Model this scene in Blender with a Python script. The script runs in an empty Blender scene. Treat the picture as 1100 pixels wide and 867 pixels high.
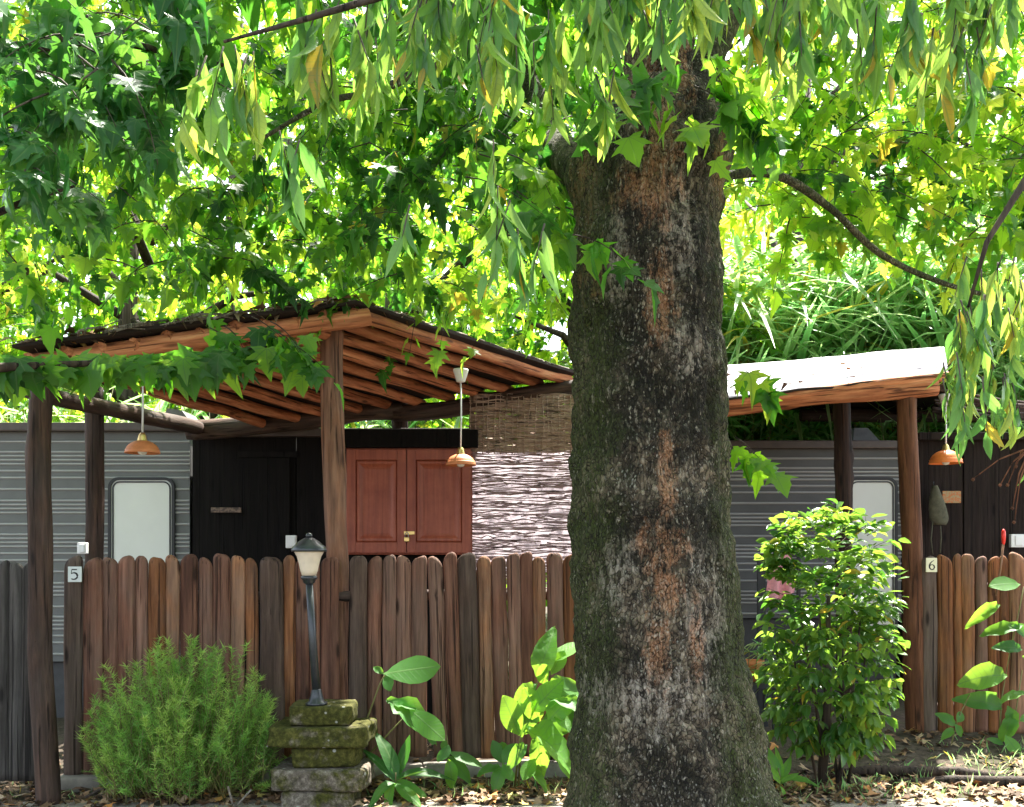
import bpy, bmesh, math, random
import numpy as np
from mathutils import Vector, Matrix, noise
R = math.radians
random.seed(7)
rng = np.random.default_rng(11)
sc = bpy.context.scene
col = sc.collection

# ------------------------------------------------------------------ camera, sky, sun, exposure
FPX, CAMZ, HORIZ = 1180.0, 1.4, 600.0
cam = bpy.data.cameras.new('camera'); cam_o = bpy.data.objects.new('camera', cam); col.objects.link(cam_o)
cam_o.location = (0, 0, CAMZ); cam_o.rotation_euler = (R(90), 0, 0)
cam.sensor_width = 36; cam.lens = FPX / 1100 * 36; cam.shift_y = (HORIZ - 433.5) / 1100
cam.clip_start = 0.1; cam.clip_end = 2000
sc.camera = cam_o
SUN_EL, SUN_AZ = R(60), R(24)
SUN = Vector((math.sin(SUN_AZ) * math.cos(SUN_EL), math.cos(SUN_AZ) * math.cos(SUN_EL), math.sin(SUN_EL)))
w = bpy.data.worlds.new('World'); sc.world = w; w.use_nodes = True
wn = w.node_tree.nodes; wn.clear()
sky = wn.new('ShaderNodeTexSky'); sky.sky_type = 'NISHITA'; sky.sun_disc = False
sky.sun_elevation = SUN_EL; sky.sun_rotation = SUN_AZ; sky.dust_density = 2.5; sky.air_density = 1.0; sky.ozone_density = 0.6
bg = wn.new('ShaderNodeBackground'); bg.inputs['Strength'].default_value = 0.15
wo = wn.new('ShaderNodeOutputWorld')
hs = wn.new('ShaderNodeHueSaturation'); hs.inputs['Saturation'].default_value = .55   # hazy, whiter sky
w.node_tree.links.new(sky.outputs[0], hs.inputs['Color']); w.node_tree.links.new(hs.outputs[0], bg.inputs[0]); w.node_tree.links.new(bg.outputs[0], wo.inputs[0])
sl = bpy.data.lights.new('sun', 'SUN'); sl.energy = 5.0; sl.angle = R(0.5); sl.color = (1.0, 0.95, 0.86)
so = bpy.data.objects.new('sun', sl); col.objects.link(so)
so.rotation_euler = SUN.to_track_quat('Z', 'Y').to_euler(); so.location = (6, 12, 20)
sc.view_settings.view_transform = 'Standard'; sc.view_settings.look = 'None'
sc.view_settings.exposure = 2.4; sc.view_settings.gamma = 1.0; sc.view_settings.use_curve_mapping = False
sc.cycles.use_denoising = True
sc.cycles.max_bounces = 10; sc.cycles.diffuse_bounces = 5; sc.cycles.transmission_bounces = 6
sc.cycles.glossy_bounces = 2; sc.cycles.caustics_reflective = False; sc.cycles.caustics_refractive = False
sc.cycles.sample_clamp_indirect = 6

def at(px, py, Y):
    return Vector(((px - 550) * Y / FPX, Y, CAMZ + (HORIZ - py) * Y / FPX))

# ------------------------------------------------------------------ materials
class NT:
    def __init__(s, name):
        s.m = bpy.data.materials.new(name); s.m.use_nodes = True
        s.n = s.m.node_tree.nodes; s.l = s.m.node_tree.links; s.n.clear()
        s.out = s.n.new('ShaderNodeOutputMaterial')
    def new(s, t, **kw):
        n = s.n.new(t)
        for k, v in kw.items():
            if k in n.inputs: s.put(n.inputs[k], v)
            else: setattr(n, k, v)
        return n
    def put(s, sock, v):
        if isinstance(v, bpy.types.NodeSocket): s.l.new(v, sock)
        elif hasattr(sock.default_value, '__len__') and hasattr(v, '__len__') and len(v) == 3 and len(sock.default_value) == 4: sock.default_value = (*v, 1)
        else: sock.default_value = v
    def coord(s, kind='Object', scale=(1, 1, 1), loc=None):
        tc = s.new('ShaderNodeTexCoord'); mp = s.new('ShaderNodeMapping'); mp.inputs['Scale'].default_value = scale
        s.l.new(tc.outputs[kind], mp.inputs['Vector'])
        if loc is not None: s.put(mp.inputs['Location'], loc)
        return mp.outputs[0]
    def rnd(s):
        return s.new('ShaderNodeObjectInfo').outputs['Random']
    def noise(s, vec, scale=5, detail=4, rough=.6):
        n = s.new('ShaderNodeTexNoise', Scale=scale, Detail=detail, Roughness=rough); s.l.new(vec, n.inputs['Vector']); return n.outputs['Fac']
    def vor(s, vec, scale=5, feature='DISTANCE_TO_EDGE'):
        n = s.new('ShaderNodeTexVoronoi', Scale=scale); n.feature = feature; s.l.new(vec, n.inputs['Vector']); return n.outputs['Distance']
    def ramp(s, fac, stops, interp='LINEAR'):
        r = s.new('ShaderNodeValToRGB'); e = r.color_ramp; e.interpolation = interp
        while len(e.elements) < len(stops): e.elements.new(.5)
        for el, (p, c) in zip(e.elements, stops):
            el.position = p; el.color = (*c, 1) if len(c) == 3 else c
        s.put(r.inputs[0], fac); return r.outputs[0]
    def step(s, fac, a, b):
        r = s.new('ShaderNodeMapRange'); s.put(r.inputs['Value'], fac); r.inputs['From Min'].default_value = a; r.inputs['From Max'].default_value = b
        return r.outputs[0]
    def math(s, op, a, b=0.0):
        m = s.new('ShaderNodeMath', operation=op); s.put(m.inputs[0], a); s.put(m.inputs[1], b); return m.outputs[0]
    def mix(s, f, a, b, mode='MIX'):
        m = s.new('ShaderNodeMix', data_type='RGBA', blend_type=mode); s.put(m.inputs[0], f); s.put(m.inputs[6], a); s.put(m.inputs[7], b); return m.outputs[2]
    def bump(s, h, strength=.5, dist=.01):
        b = s.new('ShaderNodeBump', Strength=strength, Distance=dist); s.put(b.inputs['Height'], h); return b.outputs[0]
    def bsdf(s, color, rough=.7, normal=None, spec=.4, metal=0, **kw):
        b = s.new('ShaderNodeBsdfPrincipled'); s.put(b.inputs['Base Color'], color); s.put(b.inputs['Roughness'], rough)
        b.inputs['Specular IOR Level'].default_value = spec; b.inputs['Metallic'].default_value = metal
        if normal is not None: s.l.new(normal, b.inputs['Normal'])
        s.l.new(b.outputs[0], s.out.inputs[0]); return b

def m_plain(name, c, rough=.6, metal=0, spec=.4, var=.25, scale=14, bump=.15):
    t = NT(name); v = t.coord(); n = t.noise(v, scale, 5)
    cc = t.ramp(n, [(.25, tuple(x * (1 - var) for x in c)), (.75, tuple(min(1, x * (1 + var)) for x in c))])
    t.bsdf(cc, rough, t.bump(n, bump, .004), spec, metal); return t.m

def m_wood(name, dark, mid, light, grey=(.16, .15, .14), greyamt=.5, rough=.75, zs=1.6, rs=26, tone=.8):
    """timber: grain along the object's own Z; each piece gets its own tone"""
    t = NT(name); r = t.rnd(); off = t.new('ShaderNodeCombineXYZ'); t.put(off.inputs[0], t.math('MULTIPLY', r, 37)); t.put(off.inputs[2], t.math('MULTIPLY', r, 91))
    v = t.coord('Object', (rs, rs, zs), off.outputs[0]); v2 = t.coord('Object', (5, 5, 2.2), off.outputs[0])
    g = t.noise(v, 1.0, 6, .65); p = t.noise(v2, 1.0, 5, .6)
    c = t.ramp(g, [(.28, dark), (.5, mid), (.72, light)])
    gm = t.math('MULTIPLY', t.step(t.math('ADD', p, t.math('MULTIPLY', t.math('SUBTRACT', r, .5), .35)), .38, .66), greyamt)
    gg = t.mix(t.step(g, .3, .7), tuple(x * .45 for x in grey), grey)
    c = t.mix(gm, c, gg)
    tn = t.new('ShaderNodeHueSaturation', Saturation=1.0); t.put(tn.inputs['Color'], c)
    t.put(tn.inputs['Value'], t.math('ADD', t.math('MULTIPLY', r, tone), 1 - tone * .5))
    ck = t.noise(t.coord('Object', (rs * 2.2, rs * 2.2, zs * .55), off.outputs[0]), 1.0, 3, .5); ckm = t.step(ck, .40, .34)
    k = t.vor(t.coord('Object', (9, 9, 2.4), off.outputs[0]), 1.0, 'F1')
    c = t.mix(t.math('MULTIPLY', ckm, .8), tn.outputs[0], tuple(x * .3 for x in dark))
    st = t.noise(t.coord('Object', (7, 7, .9), off.outputs[0]), 1.0, 6, .7); c = t.mix(t.math('MULTIPLY', t.step(st, .5, .68), .6), c, tuple(x * .8 for x in dark))
    c = t.mix(t.math('MULTIPLY', t.step(k, .17, .07), .85), c, tuple(x * .35 for x in dark))
    t.bsdf(c, rough, t.bump(t.math('SUBTRACT', t.math('ADD', g, t.math('MULTIPLY', p, .4)), t.math('MULTIPLY', ckm, .6)), 1.0, .010), .2); return t.m

def m_leaf(name, stops, tl, gloss=.45, trans=.5, yellow=None, veins='pin'):
    t = NT(name); a = t.new('ShaderNodeAttribute', attribute_name='tone'); f = a.outputs['Fac']
    b = t.new('ShaderNodeAttribute', attribute_name='age'); ag = b.outputs['Fac']
    nz = t.noise(t.coord('Object', (1, 1, 1)), 28, 3)
    c = t.ramp(t.math('ADD', t.math('MULTIPLY', f, .8), t.math('MULTIPLY', nz, .2)), stops)
    tc = t.ramp(f, tl)
    if yellow:
        yf = t.step(ag, 1 - yellow, 1 - yellow + .01)
        c = t.mix(yf, c, (.34, .25, .04)); tc = t.mix(yf, tc, (.75, .55, .05))
    lx = t.new('ShaderNodeAttribute', attribute_name='across').outputs['Fac']; ly = t.new('ShaderNodeAttribute', attribute_name='along').outputs['Fac']; ax = t.math('ABSOLUTE', lx)
    if veins == 'palm':
        an = t.math('ARCTAN2', ax, t.math('ADD', ly, .02)); rr = t.math('SQRT', t.math('ADD', t.math('MULTIPLY', ax, ax), t.math('MULTIPLY', ly, ly))); vm = None
        for a0 in (0.0, .78, 1.42):
            q = t.step(t.math('MULTIPLY', t.math('ABSOLUTE', t.math('SUBTRACT', an, a0)), rr), .02, .006); vm = q if vm is None else t.math('MAXIMUM', vm, q)
    else:
        sv = t.math('SINE', t.math('MULTIPLY', t.math('SUBTRACT', ly, t.math('MULTIPLY', ax, .7)), 62)); vm = t.math('MAXIMUM', t.step(ax, .02, .008), t.math('MULTIPLY', t.step(sv, .8, 1.0), .6))
    vm = t.math('MULTIPLY', vm, .5); c = t.mix(vm, c, (.2, .32, .1)); tc = t.mix(vm, tc, (.1, .25, .03))
    # blotches and dry brown spots
    sp = t.step(t.noise(t.coord('Object', (1, 1, 1)), 60, 4, .7), .68, .74); c = t.mix(t.math('MULTIPLY', sp, .5), c, (.16, .10, .03))
    p = t.bsdf(c, gloss, t.bump(t.math('ADD', nz, vm), .35, .004), .4)
    tr = t.new('ShaderNodeBsdfTranslucent'); t.put(tr.inputs[0], tc)
    ms = t.new('ShaderNodeMixShader'); ms.inputs[0].default_value = trans
    t.l.new(p.outputs[0], ms.inputs[1]); t.l.new(tr.outputs[0], ms.inputs[2]); t.l.new(ms.outputs[0], t.out.inputs[0]); return t.m

M = {}
M['plane_leaf'] = m_leaf('plane_leaf', [(0, (.014, .055, .012)), (.5, (.035, .125, .018)), (1, (.075, .2, .025))], [(0, (.04, .18, .02)), (.5, (.2, .55, .03)), (1, (.55, .85, .06))], .42, .54, .015, 'palm')
M['shade_leaf'] = m_leaf('shaded_leaf', [(0, (.016, .075, .02)), (.5, (.034, .125, .034)), (1, (.07, .2, .055))], [(0, (.05, .24, .03)), (1, (.24, .52, .06))], .33, .42, .0, 'palm')  # plane leaf with shade and sky tint put into its colour
M['sun_leaf'] = m_leaf('sunlit_leaf', [(0, (.025, .09, .010)), (.5, (.07, .19, .016)), (1, (.15, .28, .025))], [(0, (.14, .42, .02)), (.5, (.46, .8, .03)), (1, (.84, .95, .09))], .45, .64, .02, 'palm')  # plane leaf with sunlight put into its colour
M['lance_leaf'] = m_leaf('drooping_leaf', [(0, (.04, .12, .05)), (.3, (.075, .185, .06)), (.65, (.14, .28, .06)), (1, (.33, .42, .07))], [(0, (.2, .5, .08)), (.6, (.42, .68, .1)), (1, (.7, .78, .12))], .36, .45, .05)
M['reed_leaf'] = m_leaf('reed_blade', [(0, (.05, .16, .06)), (.6, (.11, .26, .09)), (1, (.32, .38, .14))], [(0, (.3, .72, .22)), (1, (.8, .93, .42))], .4, .6, .05)
M['laurel_leaf'] = m_leaf('glossy_leaf', [(0, (.014, .055, .012)), (.5, (.035, .115, .02)), (1, (.09, .2, .035))], [(0, (.12, .34, .03)), (1, (.45, .65, .07))], .25, .4, .035)
M['needle'] = m_leaf('feathery_needle', [(0, (.04, .14, .03)), (.35, (.17, .40, .065)), (.7, (.36, .60, .11)), (1, (.6, .66, .18))], [(0, (.2, .55, .05)), (1, (.7, .9, .16))], .55, .45)
M['broad_leaf'] = m_leaf('broad_leaf', [(0, (.025, .1, .025)), (.5, (.06, .21, .035)), (1, (.15, .37, .03))], [(0, (.12, .4, .04)), (1, (.5, .82, .06))], .5, .5)
M['twig'] = m_wood('twig_bark', (.02, .014, .01), (.06, .042, .03), (.13, .09, .06), greyamt=.3)
M['stem'] = m_plain('green_stem', (.14, .13, .04), .6)
M['palisade'] = m_wood('palisade_timber', (.055, .024, .016), (.165, .07, .044), (.28, .13, .084), (.2, .13, .10), .65, tone=.45)
M['palisade_orange'] = m_wood('orange_brown_timber', (.07, .026, .012), (.23, .088, .034), (.38, .16, .07), (.19, .14, .11), .6)  # warmer, lighter board colour
M['palisade_grey'] = m_wood('grey_timber', (.034, .02, .014), (.10, .06, .044), (.17, .112, .084), (.13, .098, .08), .7, tone=.4)
M['palisade_orange_bright'] = m_wood('warm_lit_timber', (.075, .028, .012), (.27, .10, .036), (.42, .175, .07), (.2, .14, .10), .6)  # warm light on the right fence put into the board colour
M['palisade_dark'] = m_wood('dark_grey_timber', (.018, .015, .013), (.05, .043, .038), (.095, .083, .075), (.09, .082, .076), .8, tone=.4)
M['pole'] = m_wood('rustic_pole', (.06, .022, .01), (.17, .065, .03), (.30, .125, .06), (.2, .15, .12), .4, zs=2.2)
M['pole_dark'] = m_wood('dark_pole', (.022, .013, .01), (.06, .033, .022), (.115, .06, .04), (.07, .06, .055), .5, zs=2.2)
M['rafter'] = m_wood('debarked_rafter', (.17, .052, .022), (.52, .18, .078), (.7, .33, .16), (.26, .15, .1), .2, zs=2.6, tone=.5)
M['mat_under'] = m_plain('dark_matting', (.022, .013, .010), .9, var=.5, scale=40)
M['reed'] = m_wood('dry_reed', (.05, .035, .025), (.17, .12, .085), (.42, .36, .3), (.25, .24, .22), .6, rs=60)
M['plank_dark'] = m_wood('dark_stained_plank', (.003, .0024, .0022), (.006, .0046, .004), (.010, .0075, .0066), (.008, .007, .007), .3, .95, tone=.3)
M['plank_brown'] = m_wood('brown_stained_plank', (.010, .006, .005), (.02, .0125, .010), (.03, .02, .016), (.02, .016, .014), .3, .9, tone=.3)
M['door_panel'] = m_wood('mahogany_panel', (.17, .038, .02), (.34, .082, .042), (.45, .13, .07), (.25, .085, .055), .3, .5, zs=1.2, rs=18, tone=.2)
def m_door():
    t = NT('red_brown_door_paint'); g = t.noise(t.coord('Object', (34, 34, 1.6)), 1, 5, .6); n = t.noise(t.coord(), 3.5, 5, .7)
    c = t.mix(t.step(n, .35, .68), t.ramp(g, [(.3, (.18, .036, .018)), (.7, (.31, .068, .033))]), t.ramp(g, [(.3, (.26, .062, .032)), (.7, (.42, .112, .056))]))
    t.bsdf(c, .45, t.bump(g, .15, .003), .4); return t.m
M['door_panel'] = m_door()
M['ali_dark'] = m_plain('grey_cladding', (.085, .086, .086), .55, .0, .3, .15, 4, .02)
M['ali_mid'] = m_plain('pale_grey_cladding', (.125, .128, .125), .55, .0, .3, .15, 4, .02)
M['ali_light'] = m_plain('pale_rib_trim', (.3, .3, .29), .4, .0, .5, .1, 6, .02)
M['white_door'] = m_plain('cream_glazing', (.62, .63, .58), .35, 0, .5, .05, 3, .0)
M['rubber'] = m_plain('black_rubber', (.018, .018, .02), .55)
M['trim_brown'] = m_plain('brown_trim', (.07, .052, .045), .5)
M['terracotta'] = m_plain('terracotta', (.58, .20, .075), .55, var=.18, scale=30)
M['orange_shade'] = m_plain('orange_enamel', (.75, .2, .045), .4, var=.12, scale=20)
M['white_pl'] = m_plain('white_plastic', (.75, .74, .72), .45, var=.06)
M['bulb'] = m_plain('pearl_bulb', (.85, .83, .78), .2, var=.03)
M['black_iron'] = m_plain('black_painted_iron', (.02, .022, .026), .35, 0, .6, .3, 60, .1)
M['lantern'] = m_plain('frosted_lantern', (.72, .6, .46), .3, var=.1, scale=18)
M['brass'] = m_plain('brass', (.75, .52, .2), .3, .9)
M['ink'] = m_plain('black_ink', (.015, .015, .015), .5)
M['tile_white'] = m_plain('white_tile', (.72, .75, .74), .25, var=.05)
M['tile_cream'] = m_plain('cream_tile', (.7, .66, .46), .3, var=.08)
M['olive'] = m_plain('olive_canvas', (.085, .08, .05), .9, var=.35, scale=30)
M['pink'] = m_plain('pink_towel', (.75, .33, .36), .95, var=.15, scale=60)
M['skirt'] = m_plain('dark_grey_skirt', (.05, .05, .052), .7, var=.2)
M['red'] = m_plain('red_plastic', (.75, .03, .02), .35)
M['concrete'] = m_plain('weathered_concrete', (.2, .18, .15), .9, var=.5, scale=9, bump=.7)
M['vent'] = m_plain('dusty_grey_plastic', (.12, .12, .12), .7)

def m_mossblock(name, moss):
    t = NT(name); v = t.coord(); n = t.noise(v, 9, 7, .7); n2 = t.noise(v, 34, 5, .7); n3 = t.noise(v, 3.2, 3)
    st = t.ramp(n2, [(.3, (.05, .042, .032)), (.5, (.14, .115, .09)), (.72, (.33, .29, .235))])
    ms = t.ramp(n2, [(.3, (.02, .021, .006)), (.5, (.055, .055, .011)), (.72, (.13, .12, .03))])
    c = t.mix(t.math('MULTIPLY', t.step(t.math('ADD', t.math('MULTIPLY', n, .6), t.math('MULTIPLY', n3, .4)), .62 - moss * .35, .72 - moss * .35), 1), st, ms)
    lv = t.step(t.vor(t.coord('Object', (1, 1, 1)), 11, 'F1'), .13, .09)
    c = t.mix(t.math('MULTIPLY', lv, .7), c, (.42, .42, .37))
    t.bsdf(c, .95, t.bump(t.math('ADD', n, n2), .9, .012), .2); return t.m
M['block_moss'] = m_mossblock('mossy_stone_block', .8); M['block_pale'] = m_mossblock('pale_stone_block', .36)

def m_mottled(name, a, b):
    t = NT(name); v = t.coord('Object', (1, 1, 1)); n = t.noise(v, 55, 2)
    t.bsdf(t.ramp(n, [(.45, a), (.55, b)]), .5); return t.m
M['plaque'] = m_mottled('carved_plaque', (.05, .03, .02), (.17, .11, .075)); M['plaque_o'] = m_mottled('orange_plaque', (.42, .13, .03), (.3, .22, .1))

def m_bark():
    t = NT('plane_bark'); tc = t.coord('Object', (1, 1, .62)); wv = t.coord('Object', (1, 1, 1))
    warp = t.new('ShaderNodeTexNoise', Scale=7, Detail=3); t.l.new(tc, warp.inputs['Vector'])
    sv = t.new('ShaderNodeVectorMath', operation='MULTIPLY_ADD'); t.l.new(warp.outputs['Color'], sv.inputs[0]); sv.inputs[1].default_value = (.07, .07, .07); t.l.new(tc, sv.inputs[2])
    crack = t.vor(sv.outputs[0], 58); plate = t.new('ShaderNodeTexVoronoi', Scale=58); t.l.new(sv.outputs[0], plate.inputs['Vector'])
    pv = t.new('ShaderNodeSeparateColor'); t.l.new(plate.outputs['Color'], pv.inputs[0])
    fine = t.noise(tc, 95, 6, .75); big = t.noise(wv, 2.3, 6, .7); mid = t.noise(wv, 8, 6, .75); grain = t.noise(t.coord('Object', (1, 1, .2)), 30, 7, .75)
    pl = t.math('ADD', t.math('MULTIPLY', pv.outputs[0], .2), t.math('ADD', t.math('MULTIPLY', fine, .36), t.math('MULTIPLY', grain, .44)))
    c = t.ramp(pl, [(.3, (.035, .026, .018)), (.45, (.105, .08, .056)), (.57, (.22, .17, .115)), (.68, (.5, .42, .32))])
    # black mould patches
    blk = t.step(t.math('ADD', t.math('MULTIPLY', big, .55), t.math('ADD', t.math('MULTIPLY', mid, .3), t.math('MULTIPLY', fine, .15))), .445, .515)
    c = t.mix(t.math('MULTIPLY', blk, .9), c, t.ramp(pl, [(.36, (.008, .007, .006)), (.56, (.03, .026, .018)), (.66, (.10, .085, .06)), (.72, (.34, .31, .25))]))
    # pale flecks of lichen
    fl = t.vor(sv.outputs[0], 62, 'F1')
    fm = t.math('MULTIPLY', t.step(fl, .36, .18), t.step(t.noise(wv, 4, 6, .85), .5, .56)); c = t.mix(t.math('MULTIPLY', fm, .8), c, (.5, .47, .4))
    # orange patches where the bark has flaked
    sx = t.new('ShaderNodeSeparateXYZ'); t.l.new(t.new('ShaderNodeTexCoord').outputs['Object'], sx.inputs[0])
    def spots(lst, edge=1.25):
        tot = None
        for px, py, rx, rz in lst:
            p = at(px, py, 5.3); k = 5.3 / FPX
            dx = t.math('DIVIDE', t.math('SUBTRACT', sx.outputs[0], p.x - TREE.x), rx * k); dz = t.math('DIVIDE', t.math('SUBTRACT', sx.outputs[2], p.z), rz * k)
            d = t.math('SQRT', t.math('ADD', t.math('MULTIPLY', dx, dx), t.math('MULTIPLY', dz, dz))); mk = t.math('SUBTRACT', edge, d); tot = mk if tot is None else t.math('MAXIMUM', tot, mk)
        return tot
    rag = t.math('ADD', t.math('MULTIPLY', t.math('SUBTRACT', mid, .5), 4.2), t.math('MULTIPLY', t.math('SUBTRACT', grain, .5), 3.0))
    bm_ = t.step(t.math('ADD', spots([(645, 575, 34, 40), (640, 690, 40, 40), (745, 440, 40, 60), (690, 430, 30, 40), (640, 470, 26, 40), (755, 560, 30, 44), (750, 165, 34, 60), (650, 215, 22, 34), (690, 800, 60, 30), (640, 330, 26, 60), (770, 700, 30, 50), (745, 300, 26, 60), (650, 380, 34, 34)], 1.2), rag), .1, .9)
    c = t.mix(t.math('MULTIPLY', bm_, .93), c, t.ramp(pl, [(.36, (.006, .0055, .0045)), (.56, (.022, .02, .012)), (.66, (.06, .052, .03)), (.74, (.34, .31, .25))]))
    pm_ = t.step(t.math('ADD', spots([(738, 650, 22, 60), (760, 640, 14, 60), (655, 620, 28, 40), (655, 300, 14, 60), (730, 390, 40, 30), (690, 740, 70, 40), (640, 740, 30, 30), (720, 260, 20, 70)], 1.1), rag), .25, 1.2)
    c = t.mix(t.math('MULTIPLY', t.math('MULTIPLY', pm_, t.step(pl, .42, .52)), .75), c, (.5, .43, .36))
    tot = spots([(705, 530, 11, 58), (702, 592, 20, 40), (704, 628, 19, 30), (695, 690, 14, 40), (735, 640, 7, 18), (735, 690, 8, 34), (698, 150, 24, 72), (728, 70, 12, 70), (625, 200, 14, 40), (690, 230, 34, 34), (768, 195, 12, 34), (632, 300, 14, 34), (700, 340, 14, 50)])
    om = t.step(t.math('ADD', tot, rag), .15, 1.0)
    c = t.mix(t.math('MULTIPLY', t.math('MULTIPLY', om, t.step(t.math('ADD', t.math('MULTIPLY', grain, .5), t.math('MULTIPLY', fine, .5)), .34, .54)), .72), c, t.ramp(fine, [(.3, (.14, .065, .035)), (.5, (.46, .205, .095)), (.7, (.62, .45, .33))]))
    sp2 = t.noise(t.coord('Object', (1, 1, .42)), 62, 4, .6); c = t.mix(t.math('MULTIPLY', t.math('MULTIPLY', t.step(sp2, .585, .64), t.step(t.noise(wv, 3.2, 5, .8), .4, .56)), .75), c, (.44, .39, .31))
    # moss on the flanks
    side = t.math('ABSOLUTE', t.math('SUBTRACT', sx.outputs[0], 0.03))
    mo = t.math('MULTIPLY', t.step(t.math('ADD', side, t.math('MULTIPLY', mid, .40)), .38, .52), t.step(fine, .35, .6))
    c = t.mix(t.math('MULTIPLY', mo, .85), c, (.06, .08, .016))
    c = t.mix(t.math('MULTIPLY', t.step(t.math('ADD', crack, t.math('ADD', t.math('MULTIPLY', t.math('SUBTRACT', fine, .5), .4), t.math('MULTIPLY', t.math('SUBTRACT', grain, .5), .5))), .08, -.02), .85), c, (.008, .006, .004))
    h = t.math('ADD', t.math('MULTIPLY', t.math('MINIMUM', crack, .2), 2.5), t.math('ADD', t.math('MULTIPLY', fine, .6), t.math('MULTIPLY', grain, .6)))
    t.bsdf(c, .9, t.bump(h, 1.0, .02), .25); return t.m

def m_ground():
    t = NT('forest_soil'); v = t.coord(); n = t.noise(v, 1.1, 6, .65); n2 = t.noise(v, 22, 6, .7); n3 = t.noise(v, 4, 4)
    c = t.ramp(n2, [(.3, (.022, .017, .012)), (.55, (.075, .058, .042)), (.75, (.16, .13, .1))])
    c = t.mix(t.math('MULTIPLY', t.step(t.math('ADD', t.math('MULTIPLY', n, .5), t.math('MULTIPLY', n3, .5)), .5, .6), .55), c, (.05, .06, .018))
    t.bsdf(c, .95, t.bump(n2, .8, .03), .2); return t.m
def m_path():
    t = NT('sunlit_dirt'); v = t.coord(); n = t.noise(v, 2, 5); n2 = t.noise(v, 60, 6, .7)  # pale tone holds the sunlight on the lit strip of ground
    c = t.ramp(t.math('ADD', t.math('MULTIPLY', n, .4), t.math('MULTIPLY', n2, .6)), [(.3, (.16, .13, .1)), (.6, (.34, .3, .25)), (.8, (.5, .46, .4))])
    t.bsdf(c, .95, t.bump(n2, .8, .01), .2); return t.m
M['ground'] = m_ground(); M['path'] = m_path()
def m_litter():
    t = NT('dry_leaf'); a = t.new('ShaderNodeAttribute', attribute_name='tone')
    c = t.ramp(a.outputs['Fac'], [(0, (.045, .025, .012)), (.35, (.14, .075, .035)), (.6, (.28, .17, .09)), (.8, (.4, .3, .2)), (.9, (.45, .17, .04)), (1, (.3, .3, .08))])
    t.bsdf(c, .8); return t.m
M['litter'] = m_litter()
def m_sheet():
    t = NT('white_felt_roofing'); v = t.coord(); n = t.noise(v, 2.5, 6, .65); n2 = t.noise(v, 30, 5)
    sx = t.new('ShaderNodeSeparateXYZ'); t.l.new(t.new('ShaderNodeTexCoord').outputs['Object'], sx.inputs[0])
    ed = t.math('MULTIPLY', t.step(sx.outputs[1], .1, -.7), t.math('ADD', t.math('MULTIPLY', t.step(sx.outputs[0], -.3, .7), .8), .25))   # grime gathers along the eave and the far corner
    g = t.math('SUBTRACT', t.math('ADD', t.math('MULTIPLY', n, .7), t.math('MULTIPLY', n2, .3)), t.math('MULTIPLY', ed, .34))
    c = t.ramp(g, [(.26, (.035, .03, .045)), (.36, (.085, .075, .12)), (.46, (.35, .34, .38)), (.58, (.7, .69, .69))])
    t.bsdf(c, .85, t.bump(n2, .4, .01)); return t.m
M['sheet'] = m_sheet()
def m_bright_backing():
    t = NT('bright_backing_sheet'); n = t.noise(t.coord(), 6, 4)  # added sheet, stands in for the bright background behind the reeds
    p = t.bsdf((.5, .45, .48), .9); tr = t.new('ShaderNodeBsdfTranslucent'); t.put(tr.inputs[0], t.ramp(t.noise(t.coord('Object', (1, 1, 1)), 9, 6, .7), [(.36, (.12, .105, .12)), (.5, (.36, .31, .345)), (.66, (.6, .54, .58))]))  # mottling stands in for leaf shadows on the sheet
    ms = t.new('ShaderNodeMixShader'); ms.inputs[0].default_value = .65
    t.l.new(p.outputs[0], ms.inputs[1]); t.l.new(tr.outputs[0], ms.inputs[2]); t.l.new(ms.outputs[0], t.out.inputs[0]); return t.m
M['cloth'] = m_bright_backing()

# ------------------------------------------------------------------ object helpers
W = {}
def thing(name, label, cat, loc=(0, 0, 0), group=None):
    o = bpy.data.objects.new(name, None); col.objects.link(o); o.empty_display_size = .2
    o.location = loc; W[o] = Matrix.Translation(Vector(loc)); o['label'] = label; o['category'] = cat
    if group: o['group'] = group
    return o
def tag(o, label=None, cat=None, group=None, kind=None):
    for k, v in (('label', label), ('category', cat), ('group', group), ('kind', kind)):
        if v: o[k] = v
    return o
def part(name, me, mat, parent=None, mw=None, label=None):
    """me is in coordinates of mw (world by default)"""
    if isinstance(me, bmesh.types.BMesh):
        bm = me; me = bpy.data.meshes.new(name); bmesh.ops.recalc_face_normals(bm, faces=bm.faces); bm.to_mesh(me); bm.free()
    o = bpy.data.objects.new(name, me); col.objects.link(o)
    for m in (mat if isinstance(mat, (list, tuple)) else [mat]): me.materials.append(m)
    if mw is None:
        mw = W[parent].copy() if parent else Matrix.Identity(4)
        me.transform(mw.inverted())
    W[o] = mw
    if parent: o.parent = parent; o.matrix_local = W[parent].inverted() @ mw
    else: o.matrix_world = mw
    if label: o['label'] = label
    return o
def smooth(o, ang=None):
    me = o.data; me.polygons.foreach_set('use_smooth', [True] * len(me.polygons)); return o
def box(bm, c, s, rot=None, bev=0.0, mi=0):
    r = bmesh.ops.create_cube(bm, size=1); vs = r['verts']
    bmesh.ops.scale(bm, vec=s, verts=vs)
    fs = list({f for v in vs for f in v.link_faces})
    for f in fs: f.material_index = mi
    if bev:
        es = list({e for v in vs for e in v.link_edges})
        r2 = bmesh.ops.bevel(bm, geom=es, offset=bev, segments=2, affect='EDGES', profile=.6)
        vs = list({v for f in r2['faces'] for v in f.verts} | {v for v in vs if v.is_valid})
        for f in r2['faces']: f.material_index = mi
    if rot is not None: bmesh.ops.rotate(bm, cent=(0, 0, 0), matrix=rot, verts=vs)
    bmesh.ops.translate(bm, vec=c, verts=vs); return vs
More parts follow.
